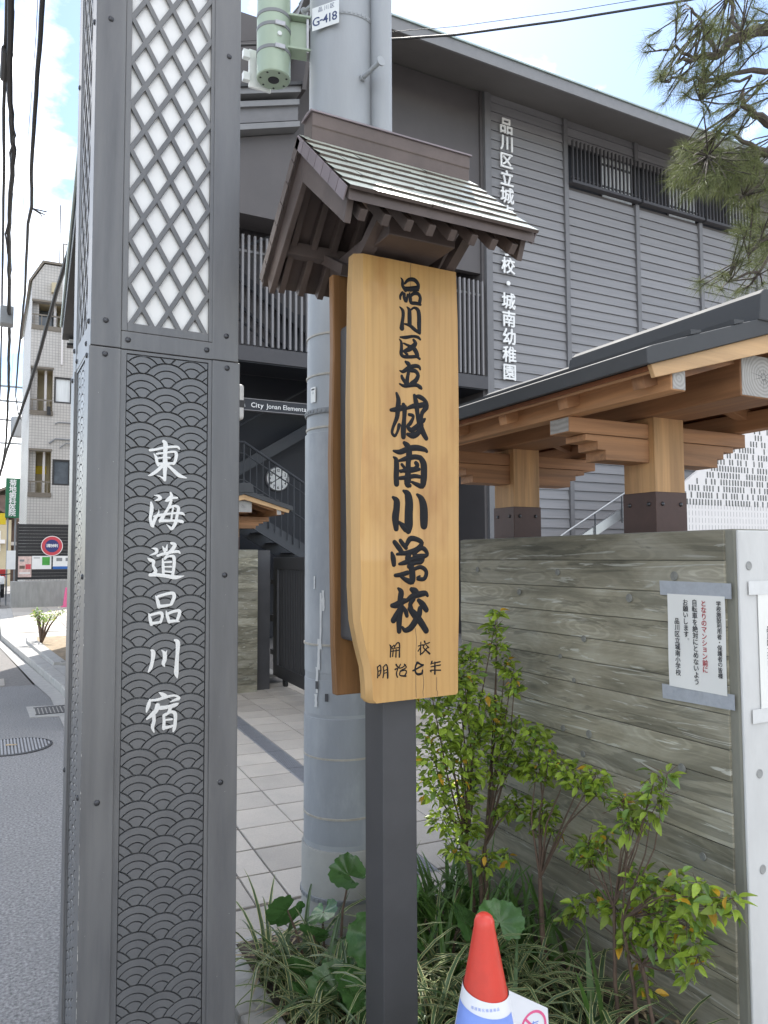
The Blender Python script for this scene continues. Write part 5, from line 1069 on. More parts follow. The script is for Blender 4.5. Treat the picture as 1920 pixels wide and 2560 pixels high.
m_ = MB().lathe([(0.235,0.0),(0.235,0.05),(0.222,0.062),(0.218,0.05)], (0,0), 40, cap=True).mesh('rim', M['slat'], smooth=True); inst(m_, 'rim', ck_, (0,0.1,0), (R(90),0,0))
fc = MB().lathe([(0.216,0.0),(0.216,0.004)], (0,0), 40).mesh('face', M['white_paint']); fo = inst(fc, 'face', ck_, (0,0.045,0), (R(90),0,0))
mb = MB()
for i in range(1, 13):
    a_ = R(90-30*i); put_glyphs(mb, [(c, 0.165*math.cos(a_)+(j-(len(str(i))-1)/2)*0.03, 0.165*math.sin(a_)) for j, c in enumerate(str(i))], (4.83,13.637,2.99), (1,0,0), (0,0,1), 0.078, 0.02)
mb.build('numerals', M['ink_matt'], ck_)
for L_, w_, deg in ((0.10,0.020,90-52),(0.17,0.014,90-238)):
    a_ = R(deg); MB().beam((4.83,13.632,2.99),(4.83+L_*math.cos(a_),13.632,2.99+L_*math.sin(a_)),0.003,w_,(-math.sin(a_),0,math.cos(a_))).build('hand', M['ink_matt'], ck_)

# dark eave of the wing along the street
wg = thing('dark_eave', 'dark projecting eave with pale gutter above the far apartment block', 'eave', (0.96,13.2,5.06), -R(2.9))
MB().box(0.0,0.7,-6.4,0.0,0.0,0.30).build('soffit_box', M['board_black'], wg, local=True)
MB().box(-0.035,-0.003,-6.4,0.02,0.20,0.275).build('gutter', M['flash'], wg, local=True, bevel=0.01)
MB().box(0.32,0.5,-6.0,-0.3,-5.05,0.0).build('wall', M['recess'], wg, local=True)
MB().box(0.10,0.26,-0.16,-0.02,-0.09,-0.02).build('downlight', M['white_paint'], wg, local=True)
MB().box(0.07,0.30,-0.20,0.0,-0.13,-0.091).build('light_tray', M['board_black'], wg, local=True)

# ================================================================== far street, left edge
AY = 29.0
apt = thing('apartment_block', 'pale tiled apartment block with recessed balconies down the street', 'building', (3.5,AY,0))
def wall_with_holes(name, mat, par_, x0, x1, z0, z1, y0, y1, holes):
    xs = sorted({x0, x1, *[h[0] for h in holes], *[h[1] for h in holes]}); zs = sorted({z0, z1, *[h[2] for h in holes], *[h[3] for h in holes]})
    mb = MB()
    for a_, b_ in zip(xs, xs[1:]):
        run = None
        for c_, d_ in zip(zs, zs[1:]):
            mxx, mz = (a_+b_)/2, (c_+d_)/2
            solid = not any(h[0] < mxx < h[1] and h[2] < mz < h[3] for h in holes)
            if solid: mb.box(a_, b_, y0, y1, c_, d_)
    return mb.build(name, mat, par_)
holes = [(1.12,1.84,3.80,5.28),(1.12,1.84,6.70,8.20),(1.12,2.10,9.75,10.60)]
win = [(1.88,2.46,4.08,5.0),(1.88,2.46,7.02,7.96)]
holes2 = holes + win + [(3.0,4.2,4.0,5.3),(3.0,4.2,7.0,8.3),(3.0,4.2,9.7,10.9)]
wall_with_holes('wall', M['apt'], apt, 1.10, 5.6, 0, 11.3, AY, AY+0.25, holes2)
MB().prism([(1.10,11.3),(1.49,11.98),(5.6,11.98),(5.6,11.3)], 'y', AY, AY+0.25).build('gable', M['apt'], apt)
MB().prism([(1.04,11.28),(1.47,12.02),(5.7,12.02),(5.7,12.10),(1.42,12.10),(0.98,11.3)], 'y', AY-0.05, AY+8).build('roof', M['bronze'], apt)
MB().box(1.10,1.35,AY+0.25,AY+8,0,11.3).build('side_wall', M['apt'], apt); MB().box(5.35,5.6,AY+0.25,AY+8,0,11.9).build('side_wall', M['apt'], apt)
MB().box(1.36,5.34,AY+7.7,AY+7.95,0,11.3).build('rear_wall', M['apt'], apt)
for x0, x1, z0, z1 in holes:
    bl = MB().box(x0-0.02,x1+0.02,AY-0.04,AY+0.02,z0-0.16,z0-0.003).build('balcony', M['bronze'], apt)
    MB().box(x0+0.001,x1,AY+1.0,AY+1.1,z0,z1).build('recess_back', M['cream'], bl); MB().box(x1-0.003,x1+0.05,AY+0.251,AY+1.0,z0,z1).build('recess_side', M['cream'], bl)
    MB().box(x0,x1,AY+0.251,AY+1.0,z1+0.001,z1+0.06).build('recess_ceiling', M['cream'], bl); MB().box(x0,x1,AY+0.251,AY+1.0,z0-0.06,z0-0.001).build('recess_floor', M['cream'], bl)
    MB().box(x1-0.26,x1-0.18,AY+0.3,AY+0.38,z0,z1).build('pipe', M['white_panel'], bl)
    mb = MB().box(x0,x1,AY+0.02,AY+0.05,z0+0.36,z0+0.41)
    for k in range(4): mb.box(x0+0.05+k*(x1-x0)/4,x0+0.08+k*(x1-x0)/4,AY+0.02,AY+0.05,z0,z0+0.36)
    mb.build('railing', M['bronze'], bl)
    MB().box(x0-0.02,x1+0.02,AY-0.03,AY+0.0,z1+0.002,z1+0.07).build('lintel', M['bronze'], bl)
MB().box(1.35,1.75,AY+0.99,AY+0.999,4.55,4.85).build('yellow_sign', M['yellow'], apt)
for x0, x1, z0, z1 in win + holes2[5:]:
    wf = wall_with_holes('window', M['frame_dark'], apt, x0, x1, z0, z1, AY+0.02, AY+0.10, [(x0+0.06,x1-0.05,z0+0.06,z1-0.06)])
    MB().box(x0+0.06,x1-0.05,AY+0.07,AY+0.085,z0+0.06,z1-0.06).build('pane', M['curtain'] if z0 > 6 else M['glass'], wf)
w3 = MB().box(1.25,2.0,AY+0.9,AY+0.99,9.8,10.55).build('window', M['glass'], apt)
mb = MB().tube([(1.93,AY-0.05,6.25),(2.05,AY-0.06,6.32),(5,AY-0.06,6.30)], 0.022, 6); mb.tube([(1.75,AY-0.05,5.55),(1.95,AY-0.06,5.72),(5,AY-0.06,5.70)], 0.03, 6); mb.tube([(2.1,AY-0.05,5.40),(2.3,AY-0.06,5.58),(5,AY-0.06,5.58)], 0.02, 6)
mb.build('pipework', M['cable_grey'], apt)
MB().box(1.66,1.78,AY-0.12,AY-0.005,6.55,6.85).build('meter_box', M['board_black'], apt)
MB().box(1.72,1.92,AY-0.2,AY-0.005,10.95,11.3).build('yellow_box', M['cream'], apt)
an = MB().tube([(2.02,AY+0.6,11.9),(2.0,AY+0.6,14.5)], 0.02, 6).build('antenna', M['bronze'], apt)
MB().box(2.08,2.14,AY-0.06,AY-0.005,8.4,12.0).build('downpipe', M['white_panel'], apt)
mb = MB().tube([(2.15,AY+0.8,12.0),(2.15,AY+0.8,13.15),(3.2,AY+0.8,13.1),(3.2,AY+0.8,12.0)], 0.035, 6); mb.build('roof_frame', M['bronze'], apt)

bb = thing('black_hoarding', 'black slatted hoarding carrying posters above the low concrete wall', 'hoarding', (2.0,24.6,0))
for k in range(17): MB().box(0.72,4.0,24.6+0.01*(k%2),24.64,0.88+k*0.096,0.971+k*0.096).build('slat', M['board_black'], bb)
for x in (0.70, 2.2, 3.7): MB().box(x-0.03,x+0.03,24.56,24.597,0.3,2.5).build('post', M['frame_dark'], bb)
ps = thing('fire_water_sign', 'round red and blue fire water sign on the black hoarding', 'sign', (1.63,24.54,1.865))
for r_, y, mt, nm in ((0.30,0,'white_paint','rim'),(0.28,0.004,'sign_red','red_ring'),(0.19,0.008,'sign_blue','blue_disc')):
    me = MB().lathe([(r_,0),(r_,0.004)], (0,0), 32).mesh(nm, M[mt]); inst(me, nm, ps, (0,-y,0), (R(90),0,0))
mb = MB(); bold_glyphs(mb, [('消',-0.11,0),('防',-0.04,0),('水',0.04,0),('利',0.11,0)], (1.63,24.526,1.875), (1,0,0), (0,0,1), 0.105, 0.003, (0,-1,0)); mb.build('lettering', M['white_paint'], ps)
def poster(label, x0, x1, z0, z1, base, bits):
    t = thing('poster', label, 'poster', ((x0+x1)/2,24.57,z0), group='posters on the black hoarding')
    s_ = MB().box(x0,x1,24.565,24.575,z0,z1).build('sheet', M[base], t, bevel=0.004)
    for a_, b_, c_, d_, mt in bits: MB().box(x0+a_*(x1-x0),x0+b_*(x1-x0),24.561,24.5645,z0+c_*(z1-z0),z0+d_*(z1-z0)).build('print', M[mt], s_)
poster('pale pink poster with pictures on the black hoarding', 0.735,1.09,0.95,1.56,'poster_pink',[(0.1,0.45,0.75,0.85,'cable_grey'),(0.55,0.95,0.38,0.62,'sign_red'),(0.1,0.5,0.40,0.55,'roof_brown'),(0.1,0.9,0.15,0.24,'white_panel')])
poster('white poster with green block on the black hoarding', 1.10,1.625,1.18,1.57,'white_paint',[(0.52,0.92,0.30,0.92,'poster_green'),(0.08,0.4,0.82,0.88,'cable_grey')])
poster('white and blue poster with wave edge on the black hoarding', 1.665,2.3,1.18,1.57,'white_paint',[(0,1,0.0,0.2,'poster_blue'),(0.15,0.4,0.6,0.85,'cable_grey'),(0.55,0.7,0.6,0.85,'cable_grey')])
lw = MB().box(0.54,4.5,24.1,24.5,0,0.84).build('low_wall', M['concrete_grey'], bevel=0.012); tag(lw, 'low grey concrete wall in front of the black hoarding', 'wall')
pk = MB().lathe([(0.14,0.09),(0.14,0.12),(0.09,0.12),(0.03,0.65),(0.0,0.66)], (1.98,23.7), 16).build('pink_cone', M['pvc_pink'], smooth=True); tag(pk, 'pink cone at the foot of the low concrete wall', 'cone')

gs = thing('green_shop_sign', 'tall green sign board with white characters on two thin poles', 'sign', (0.60,27.0,0))
gb = MB().box(0.395,0.805,26.98,27.08,2.80,4.08).build('board', M['sign_green'], gs, bevel=0.01)
mb = MB(); bold_glyphs(mb, column('菊地歯科医院',0,0,0.196), (0.60,26.970,4.03), (1,0,0), (0,0,1), 0.215, 0.005, (0,-1,0)); mb.build('lettering', M['white_paint'], gb)
for x in (0.48, 0.70): MB().tube([(x,27.1,0),(x,27.1,4.0)], 0.025, 8).build('pole', M['cable_grey'], gs)
MB().box(0.47,0.73,27.05,27.09,1.15,1.75).build('white_plate', M['white_paint'], gs)
ys = MB().box(-0.05,0.47,30.0,30.15,2.70,3.10).build('yellow_sign', M['yellow'], bevel=0.01); tag(ys, 'yellow sign at the left edge beyond the green sign', 'sign')

fp = thing('far_utility_pole', 'far grey utility pole with transformer beside the apartment block', 'utility pole', (1.30,39.5,0))
MB().tube([(1.36,39.5,0),(1.30,39.5,10.0)], [0.17,0.11], 14).build('shaft', M['pole'], fp, smooth=True)
MB().lathe([(0.28,7.2),(0.31,7.25),(0.31,8.1),(0.28,8.15)], (1.02,39.3), 16).build('transformer', M['pole'], fp, smooth=True)
for z, a_, b_ in ((9.6,-1.4,1.8),(8.9,-2.4,1.6),(8.0,-1.2,1.4),(6.9,-2.4,1.3)): MB().box(a_,b_,39.4,39.48,z-0.04,z+0.04).build('cross_arm', M['cable_grey'], fp)
def house(name, label, x0, x1, y, d, h, mt, rmt, nwin):
    t = thing(name, label, 'house', ((x0+x1)/2,y,0), group='small houses far down the street')
    MB().box(x0,x1,y,y+d,0,h).build('wall', M[mt], t)
    xm = (x0+x1)/2
    MB().prism([(x0-0.4,h),(xm,h+1.1),(x1+0.4,h),(x1+0.4,h+0.15),(xm,h+1.3),(x0-0.4,h+0.15)], 'y', y-0.4, y+d+0.3).build('roof', M[rmt], t)
    for i in range(nwin):
        xx = x0+0.5+i*1.6
        wf = MB().box(xx,xx+1.0,y-0.04,y-0.002,h-1.7,h-0.6).build('window', M['white_panel'], t); MB().box(xx+0.06,xx+0.94,y-0.05,y-0.041,h-1.64,h-0.66).build('pane', M['glass'], wf)
    MB().box(x0+0.3,x1-0.3,y-0.9,y-0.01,2.3,2.5).build('awning', M['white_panel'], t)
house('far_house', 'cream house with brown roof far down the street behind the green sign', -2.6,1.0,46,7,3.6,'cream','roof_brown',2)
house('far_house', 'taller brownish house farther behind at the left edge', 0.4,4.6,52,8,5.4,'roof_brown','bronze',2)
house('far_house', 'pale house with wide front at the far end of the street', -5.5,-1.4,58,8,6.2,'white_panel','roof_brown',2)

# white car and parked scooter at the left edge
car = thing('white_car', 'white car parked far down the street at the left edge', 'car', (0.0,64,0))
MB().prism([(-0.84,0.28),(0.84,0.28),(0.86,0.75),(0.80,0.92),(0.66,1.42),(0.50,1.50),(-0.50,1.50),(-0.66,1.42),(-0.80,0.92),(-0.86,0.75)], 'y', 64.0, 67.6).build('body', M['car_white'], car, bevel=0.08)
MB().prism([(-0.66,0.96),(0.66,0.96),(0.55,1.38),(-0.55,1.38)], 'y', 63.97, 64.02).build('windscreen', M['car_glass'], car)
MB().box(-0.5,0.5,63.95,64.02,0.42,0.56).build('grille', M['frame_dark'], car)
for s_ in (-1, 1):
    MB().box(s_*0.68-0.12,s_*0.68+0.12,63.96,64.03,0.66,0.80).build('headlight', M['white_paint'], car)
    for y in (64.7, 66.9): MB().tube([(s_*0.86,y,0.31),(s_*0.68,y,0.31)], 0.31, 18).build('wheel', M['rubber'], car)
sc = thing('parked_scooter', 'dark scooter with white front parked at the left edge by the low wall', 'scooter', (0.28,26.6,0))
MB().tube([(0.28,26.2,0.26),(0.28,26.35,0.26)], 0.001, 4)
def wheel_at(y): 
    w_ = MB().tube([(0.25,y,0.24),(0.31,y,0.24)], 0.24, 20).build('wheel', M['rubber'], sc); MB().tube([(0.245,y,0.24),(0.315,y,0.24)], 0.13, 14).build('rim', M['galv'], w_)
wheel_at(26.15); wheel_at(27.35)
MB().prism([(26.30,0.55),(26.42,0.28),(27.0,0.26),(27.55,0.55),(27.6,0.74),(27.0,0.72),(26.85,0.40),(26.55,0.38),(26.44,0.95),(26.34,0.95)], 'x', 0.14, 0.42).build('body', M['board_black'], sc, bevel=0.03)
MB().prism([(26.80,0.73),(27.55,0.76),(27.6,0.84),(26.85,0.83)], 'x', 0.15, 0.41).build('seat', M['rubber'], sc, bevel=0.02)
MB().tube([(0.28,26.18,0.26),(0.28,26.38,0.98)], 0.03, 8).build('fork', M['galv'], sc)
MB().tube([(-0.02,26.45,1.02),(0.15,26.38,1.0),(0.28,26.36,1.0),(0.41,26.38,1.0),(0.58,26.45,1.02)], 0.016, 8).build('handlebar', M['rubber'], sc)
MB().box(0.14,0.42,26.22,26.34,0.70,0.95).build('front_shield', M['car_white'], sc, bevel=0.03)
MB().box(0.20,0.36,26.20,26.218,0.78,0.88).build('headlight', M['white_paint'], sc)
MB().box(0.10,0.46,27.45,27.8,0.85,1.15).build('top_box', M['lamp_red'], sc, bevel=0.02)

# ================================================================== cables
def cable(name, label, pts, r_, mat='cable', wig=0.0, grp='overhead cables'):
    P = [Vector(p) for p in pts]; Q = []
    for i in range(len(P)-1):
        n_ = 4
        for k in range(n_): Q.append(P[i].lerp(P[i+1], k/n_) + Vector((random.uniform(-wig,wig), 0, random.uniform(-wig,wig))))
    Q.append(P[-1]); o = MB().tube(Q, r_, 6).build(name, M[mat], smooth=True); return tag(o, label, 'cable', grp)
cable('overhead_cable', 'thick black overhead cable bundle at the far left edge', [(0.05,7.52,6.88),(0.06,8.49,6.81),(0.07,9.26,6.76),(0.11,10.01,6.70),(0.15,10.51,6.67),(0.14,11.52,6.60),(0.14,12.71,6.51),(0.17,14.15,6.41),(0.21,15.95,6.28),(0.26,17.74,6.15),(0.28,19.17,6.05),(0.32,21.61,5.88),(0.37,25.74,5.58),(0.38,29.04,5.35),(0.32,33.38,5.06),(0.01,40.44,4.66)], 0.032, wig=0.012)
cable('overhead_cable', 'second strand twisted round the thick left cable bundle', [(0.03,7.5,6.93),(0.08,8.5,6.86),(0.05,9.3,6.80),(0.14,10.0,6.64),(0.12,10.6,6.70),(0.17,11.6,6.62),(0.11,12.8,6.48),(0.19,14.2,6.44),(0.18,16.0,6.26),(0.28,17.8,6.18),(0.26,19.2,6.03),(0.34,21.7,5.9)], 0.014, wig=0.02)
cable('overhead_cable', 'thin black cable left of the thick bundle', [(0.01,7.54,6.88),(0.02,9.15,6.85),(0.03,10.49,6.83),(0.06,12.81,6.78),(0.12,19.73,6.65),(0.16,26.68,6.52)], 0.020, wig=0.008)
cable('overhead_cable', 'black cable with loose tied ends in the open sky', [(0.31,7.38,6.88),(0.33,8.23,6.91),(0.35,9.44,6.94),(0.39,11.53,7.00),(0.45,12.81,7.04),(0.43,13.62,7.06),(0.53,17.67,7.18),(0.57,22.03,7.31),(0.60,24.68,7.39),(0.71,31.25,7.58),(0.94,35.99,7.73),(1.25,39.5,7.89)], 0.026, wig=0.004)
cable('overhead_cable', 'fine grey wire between the two black left cables', [(0.35,9.53,8.28),(0.37,10.51,8.28),(0.40,15.23,8.31),(0.51,26.13,8.37),(0.58,33.11,8.41)], 0.005, 'cable_grey')
cable('overhead_cable', 'dark bundled cable crossing diagonally in front of the apartment block', [(1.41,14.61,8.42),(1.38,16.02,8.26),(1.35,17.44,8.10),(1.24,20.01,7.84),(1.11,24.28,7.38),(0.97,27.89,7.00),(0.70,33.13,6.48),(0.50,37.04,6.09),(0.34,41.77,5.59),(-0.18,50.70,4.74)], 0.050, wig=0.01)
cable('overhead_cable', 'thick dark wire sloping across the sky above the school roof', [(1.65,8.90,7.487),(2.51,8.451,7.588),(4.183,7.574,7.656),(4.773,7.264,7.701),(5.868,6.684,7.863),(7.226,5.960,8.104),(8.390,5.336,8.384)], 0.015)
cable('overhead_cable', 'thin wire just above the thick wire over the school roof', [(1.651,8.898,7.568),(2.507,8.448,7.635),(4.181,7.569,7.747),(4.771,7.259,7.801),(5.95,6.633,7.976),(6.665,6.253,8.106),(8.387,5.331,8.479)], 0.004)
cb = MB().box(0.06,0.30,16.2,16.5,6.06,6.42).build('cable_box', M['cable_grey'], bevel=0.02); tag(cb, 'grey junction box clamped on the thick left cable bundle', 'junction box')
cb = MB().tube([(0.03,8.6,6.84),(0.02,9.1,6.82)], 0.055, 10).build('cable_sleeve', M['cable']); tag(cb, 'black cable sleeve near the top of the left cables', 'cable sleeve')
mb = MB()
for k in range(3): mb.tube([(0.45,12.9,7.03),(0.52+0.03*k,12.8,6.98-0.03*k),(0.66-0.03*k,12.7,6.93-0.05*k)], 0.010, 6)
o = mb.build('tied_cable_ends', M['cable']); tag(o, 'short loose cable ends sticking out to the right', 'cable')

# ================================================================== plants
def leaf_mesh(name, L, Wd, mats, fold=0.25, curl=0.2, n=5):
    mb = MB(); vs = []
    for i in range(n+1):
        t = i/n; w_ = Wd*math.sin(math.pi*min(1, t*0.94+0.03))**0.8*(1.15-0.3*t)/2; z = -curl*L*t*t
        vs += [(-w_, L*t, z+fold*w_), (0, L*t, z), (w_, L*t, z+fold*w_)]
    for i in range(n): mb.add([], []); mb.f += [(i*3,i*3+1,i*3+4,i*3+3),(i*3+1,i*3+2,i*3+5,i*3+4)]; mb.m += [0,0]
    mb.v = vs
    return mb.mesh(name, mats)
def scatter_leaves(parent, spec, per, size, seed, nobj, yellow=0.06, dark=0.15, dens=1.0):
    rr = random.Random(seed); items = []
    for q in spec.split():
        x, y, z, r_ = [float(v)/1000 for v in q.split(',')]
        n_ = max(5, int(per*dens*(r_/0.05)**1.5))
        for _ in range(n_):
            while True:
                a = Vector((rr.uniform(-1,1), rr.uniform(-1,1), rr.uniform(-1,1)))
                if a.length < 1: break
            items.append((Vector((x,y,z))+Vector((a.x*r_, a.y*r_*1.2, a.z*r_)), a))
    rr.shuffle(items); org = cat_total(parent)
    meshes = [[leaf_mesh('leaf', size*k, size*0.52*k, M[m], rr.uniform(0.1,0.7), rr.uniform(0.0,0.6)) for k in (0.5,0.7,0.9,1.05,1.25)] for m in ('leaf','leaf_dark','leaf_yellow')]
    rest = {0: MB(), 1: MB(), 2: MB()}
    for i, (p, a) in enumerate(items):
        u = rr.random(); ki = 2 if u < yellow else (1 if u < yellow+dark else 0)
        me = rr.choice(meshes[ki])
        eul = (rr.uniform(-0.9,0.9), rr.uniform(-0.9,0.9), math.atan2(-(a.x+rr.uniform(-.5,.5)), a.y+rr.uniform(-.5,.5)))
        if i < nobj: inst(me, 'leaf', parent, p-org, eul)
        else:
            from mathutils import Euler
            mt = Euler(eul).to_matrix(); rest[ki].add([mt @ v.co + p for v in me.vertices], [tuple(f.vertices) for f in me.polygons])
    for ki, m in enumerate(('leaf','leaf_dark','leaf_yellow')):
        if rest[ki].v: o = rest[ki].build('foliage', M[m], parent); o['kind'] = 'stuff'
    return items
def twigs(parent, spec, base, nstem, seed, r0_):
    rr = random.Random(seed); cl = []
    for q in spec.split():
        x, y, z, r_ = [float(v)/1000 for v in q.split(',')]; cl.append(Vector((x,y,z)))
    stems = [Vector(b) for b in base]; mb = MB()
    hubs = []
    for b in stems:
        top = b + Vector((rr.uniform(-.06,.02), rr.uniform(-.05,.08), rr.uniform(0.28,0.42)))
        MB().tube([b, b.lerp(top,0.5)+Vector((rr.uniform(-.015,.015),0,0)), top], [r0_, r0_*0.85, r0_*0.7], 7).build('stem', M['twig'], parent, smooth=True); hubs.append(top)
    mb = MB()
    for c in cl:
        h = min(hubs, key=lambda t: (t-c).length + (0.3 if t.z > c.z else 0)); mid = h.lerp(c, 0.5) + Vector((rr.uniform(-.03,.03), rr.uniform(-.03,.03), rr.uniform(-.01,.04)))
        mb.tube([h, mid, c], [r0_*0.45, r0_*0.3, r0_*0.14], 5)
        for _ in range(4): e = c + Vector((rr.uniform(-1,1), rr.uniform(-1,1), rr.uniform(-1,1)))*0.05; mb.tube([c, e], [0.0012,0.0007], 4)
    mb.build('branches', M['twig'], parent, smooth=True)
sa_ = thing('leafy_shrub', 'tall loose green shrub with small leaves climbing against the concrete wall', 'shrub', (1.62,2.40,0.03))
twigs(sa_, SHRUB_A, [(1.655,2.36,0.03),(1.68,2.38,0.03),(1.72,2.10,0.03),(1.64,2.44,0.03)], 4, 2, 0.011)
scatter_leaves(sa_, SHRUB_A, 84, 0.031, 6, 290, 0.025, 0.18)
sb_ = thing('small_shrub', 'small green shrub with some yellow leaves at the right of the cone', 'shrub', (1.70,1.65,0.03))
twigs(sb_, SHRUB_B, [(1.70,1.68,0.03),(1.71,1.60,0.03),(1.69,1.74,0.03)], 3, 5, 0.007)
scatter_leaves(sb_, SHRUB_B, 58, 0.034, 9, 290, 0.035, 0.22)

# striped grass, broad round leaves, dry litter
def blade(mb, base, az, L, w_, lean, droop, stripe=True, n=7):
    d = Vector((math.cos(az), math.sin(az), 0)); s_ = Vector((-d.y, d.x, 0)); rows = []
    p = Vector(base); el = R(90)-lean
    for i in range(n+1):
        t = i/n; ww = w_*(1-t**2.2)*0.5+0.0004
        tw = s_*math.cos(t*0.6)+Vector((0,0,1))*math.sin(t*0.6)*0.3
        rows.append([p-tw*ww, p-tw*ww*0.74, p-Vector((0,0,ww*0.35)), p+tw*ww*0.74, p+tw*ww])
        p = p + (d*math.cos(el)+Vector((0,0,1))*math.sin(el))*(L/n); el -= droop/n
    base_i = len(mb.v); mb.v += [tuple(q) for r_ in rows for q in r_]
    for i in range(n):
        for c in range(4):
            mb.f.append((base_i+i*5+c, base_i+i*5+c+1, base_i+(i+1)*5+c+1, base_i+(i+1)*5+c)); mb.m.append(1 if (c in (0,3) and stripe) else 0)
rr = random.Random(21)
def grass(label, spots, per, Lr, seedv):
    rg = random.Random(seedv); cx = sum(s[0] for s in spots)/len(spots); cy = sum(s[1] for s in spots)/len(spots)
    t = thing('striped_grass', label, 'grass clump', (cx,cy,0.03), group='striped grass clumps in the bed')
    left = MB(); cnt = 0
    for x, y in spots:
        for k in range(per):
            mb = MB(); blade(mb, (x+rg.uniform(-.03,.03), y+rg.uniform(-.03,.03), 0.03), rg.uniform(0,2*math.pi), rg.uniform(*Lr), rg.uniform(0.012,0.020), rg.uniform(0.15,0.75), rg.uniform(1.3,2.7), rg.random() < 0.85)
            cnt += 1
            if k < 12 and cnt <= 10000 and len(t.children) < 150: mb.build('blade', [M['blade'], M['blade_edge']], t)
            else:
                n0 = len(left.v); left.v += mb.v; left.f += [tuple(i+n0 for i in f) for f in mb.f]; left.m += mb.m
    if left.v: o = left.build('more_blades', [M['blade'], M['blade_edge']], t); o['kind'] = 'stuff'
grass('striped grass spilling over the kerb left of the black post', [(0.93,2.50),(1.0,2.36),(0.90,2.36),(1.02,2.55),(0.94,2.24),(1.06,2.22),(0.90,2.62),(1.12,2.40),(1.0,2.12)], 20, (0.28,0.48), 1)
grass('striped grass between the black post and the cone', [(1.30,2.35),(1.38,2.22),(1.27,2.12),(1.45,2.40),(1.22,2.0),(1.36,2.0),(1.5,2.2),(1.18,2.25),(1.52,2.05),(1.42,1.9)], 18, (0.28,0.48), 2)
grass('striped grass under the small shrub at the right of the cone', [(1.60,1.90),(1.68,1.98),(1.56,1.78),(1.74,1.86),(1.48,1.72),(1.62,2.08),(1.42,1.62),(1.55,1.62),(1.66,1.55)], 16, (0.24,0.42), 3)
grass('short striped grass in front of the cone and post', [(1.15,1.75),(0.98,1.85),(1.28,1.70),(1.10,1.95),(1.35,1.80)], 15, (0.2,0.36), 4)
# dark thick grass at the back of the bed by the wall
dg = MB(); rd = random.Random(31)
for _ in range(260):
    blade(dg, (rd.uniform(1.35,1.88), rd.uniform(2.15,2.85), 0.03), rd.uniform(0,6.28), rd.uniform(0.22,0.42), rd.uniform(0.012,0.022), rd.uniform(0.1,0.6), rd.uniform(0.4,1.6), False)
o = dg.build('dark_grass', M['blade_plain']); tag(o, 'dark strap-leaved ground cover at the back of the bed', 'ground cover', kind='stuff')
lt = MB()
for _ in range(520):
    x, y = rd.uniform(0.9,1.9), rd.uniform(1.2,2.85); a = rd.uniform(0,6.28); L_ = rd.uniform(0.04,0.22); w_ = rd.uniform(0.002,0.006); z = rd.uniform(0.033,0.075)
    d = Vector((math.cos(a), math.sin(a), rd.uniform(-.15,.25))); s_ = Vector((-math.sin(a), math.cos(a), 0)); p = Vector((x,y,z))
    lt.add([p-s_*w_, p+s_*w_, p+d*L_*0.5+s_*w_+Vector((0,0,.012)), p+d*L_*0.5-s_*w_+Vector((0,0,.012)), p+d*L_], [(0,1,2,3),(3,2,4)])
o = lt.build('dry_litter', M['straw']); tag(o, 'dry straw-coloured leaf litter lying in the garden bed', 'leaf litter', kind='stuff')
# broad serrated round leaves
def round_leaf(seedv, rad, cup):
    rg = random.Random(seedv); mb = MB(); n_ = 56; rings = (0.18,0.45,0.75,0.93,1.0); vs = [(0,0,0)]
    for ri, f in enumerate(rings):
        for k in range(n_):
            a = R(22)+R(316)*k/(n_-1)-math.pi/2; lob = 1+0.05*math.sin(a*3+seedv)+0.03*math.sin(a*11+seedv)+(0.045*((k%4)-1.5)/1.5 if ri == 4 else 0)
            notch = 1-0.35*math.exp(-((min(k, n_-1-k))/4.0)**2)
            r_ = rad*f*lob*(notch if ri > 1 else 1)
            z = cup*rad*f*f*(0.5+0.5*math.sin(a*2+seedv)) + 0.02*rad*f*math.sin(a*9+1.3*seedv)+rg.uniform(-.012,.012)*rad*f
            vs.append((r_*math.cos(a), r_*math.sin(a), z))
    fs = [(0, 1+k, 2+k) for k in range(n_-1)]
    for ri in range(len(rings)-1):
        for k in range(n_-1): fs.append((1+ri*n_+k, 1+(ri+1)*n_+k, 2+(ri+1)*n_+k, 2+ri*n_+k))
    mb.add(vs, fs); return mb.mesh('leaf', M['broad'], smooth=True)
bl_spots = [  # position of the leaf centre, radius, tilt x/y, turn
 ((1.13,2.44,0.40),0.085,(0.5,-0.25,0.6),'upper'),((0.97,2.62,0.245),0.085,(-0.95,0.7,0.4),'l'),((1.13,2.25,0.27),0.115,(1.25,-0.2,0.2),'m'),((0.95,2.40,0.13),0.085,(0.6,0.9,1.5),'m'),
 ((1.08,2.34,0.155),0.095,(0.55,0.1,-0.4),'m'),((1.05,2.16,0.175),0.105,(0.45,-0.15,0.3),'m'),((1.10,2.60,0.22),0.07,(-0.5,0.4,2.2),'m'),((1.02,2.50,0.20),0.06,(0.9,-0.5,2.8),'m'),
 ((0.99,2.22,0.155),0.11,(0.5,0.25,-0.5),'m'),((0.93,2.30,0.10),0.09,(0.7,0.2,0.9),'m'),((1.12,2.08,0.11),0.10,(0.6,-0.3,0.1),'m'),
 ((1.34,2.47,0.30),0.10,(1.1,0.1,0.3),'r'),((1.30,2.30,0.20),0.10,(1.0,0.3,0.9),'r'),((1.53,2.12,0.285),0.088,(0.75,0.15,-0.6),'r'),((1.46,2.22,0.26),0.075,(0.8,-0.2,0.8),'r'),((1.62,2.5,0.24),0.09,(0.5,0.3,1.2),'r')]
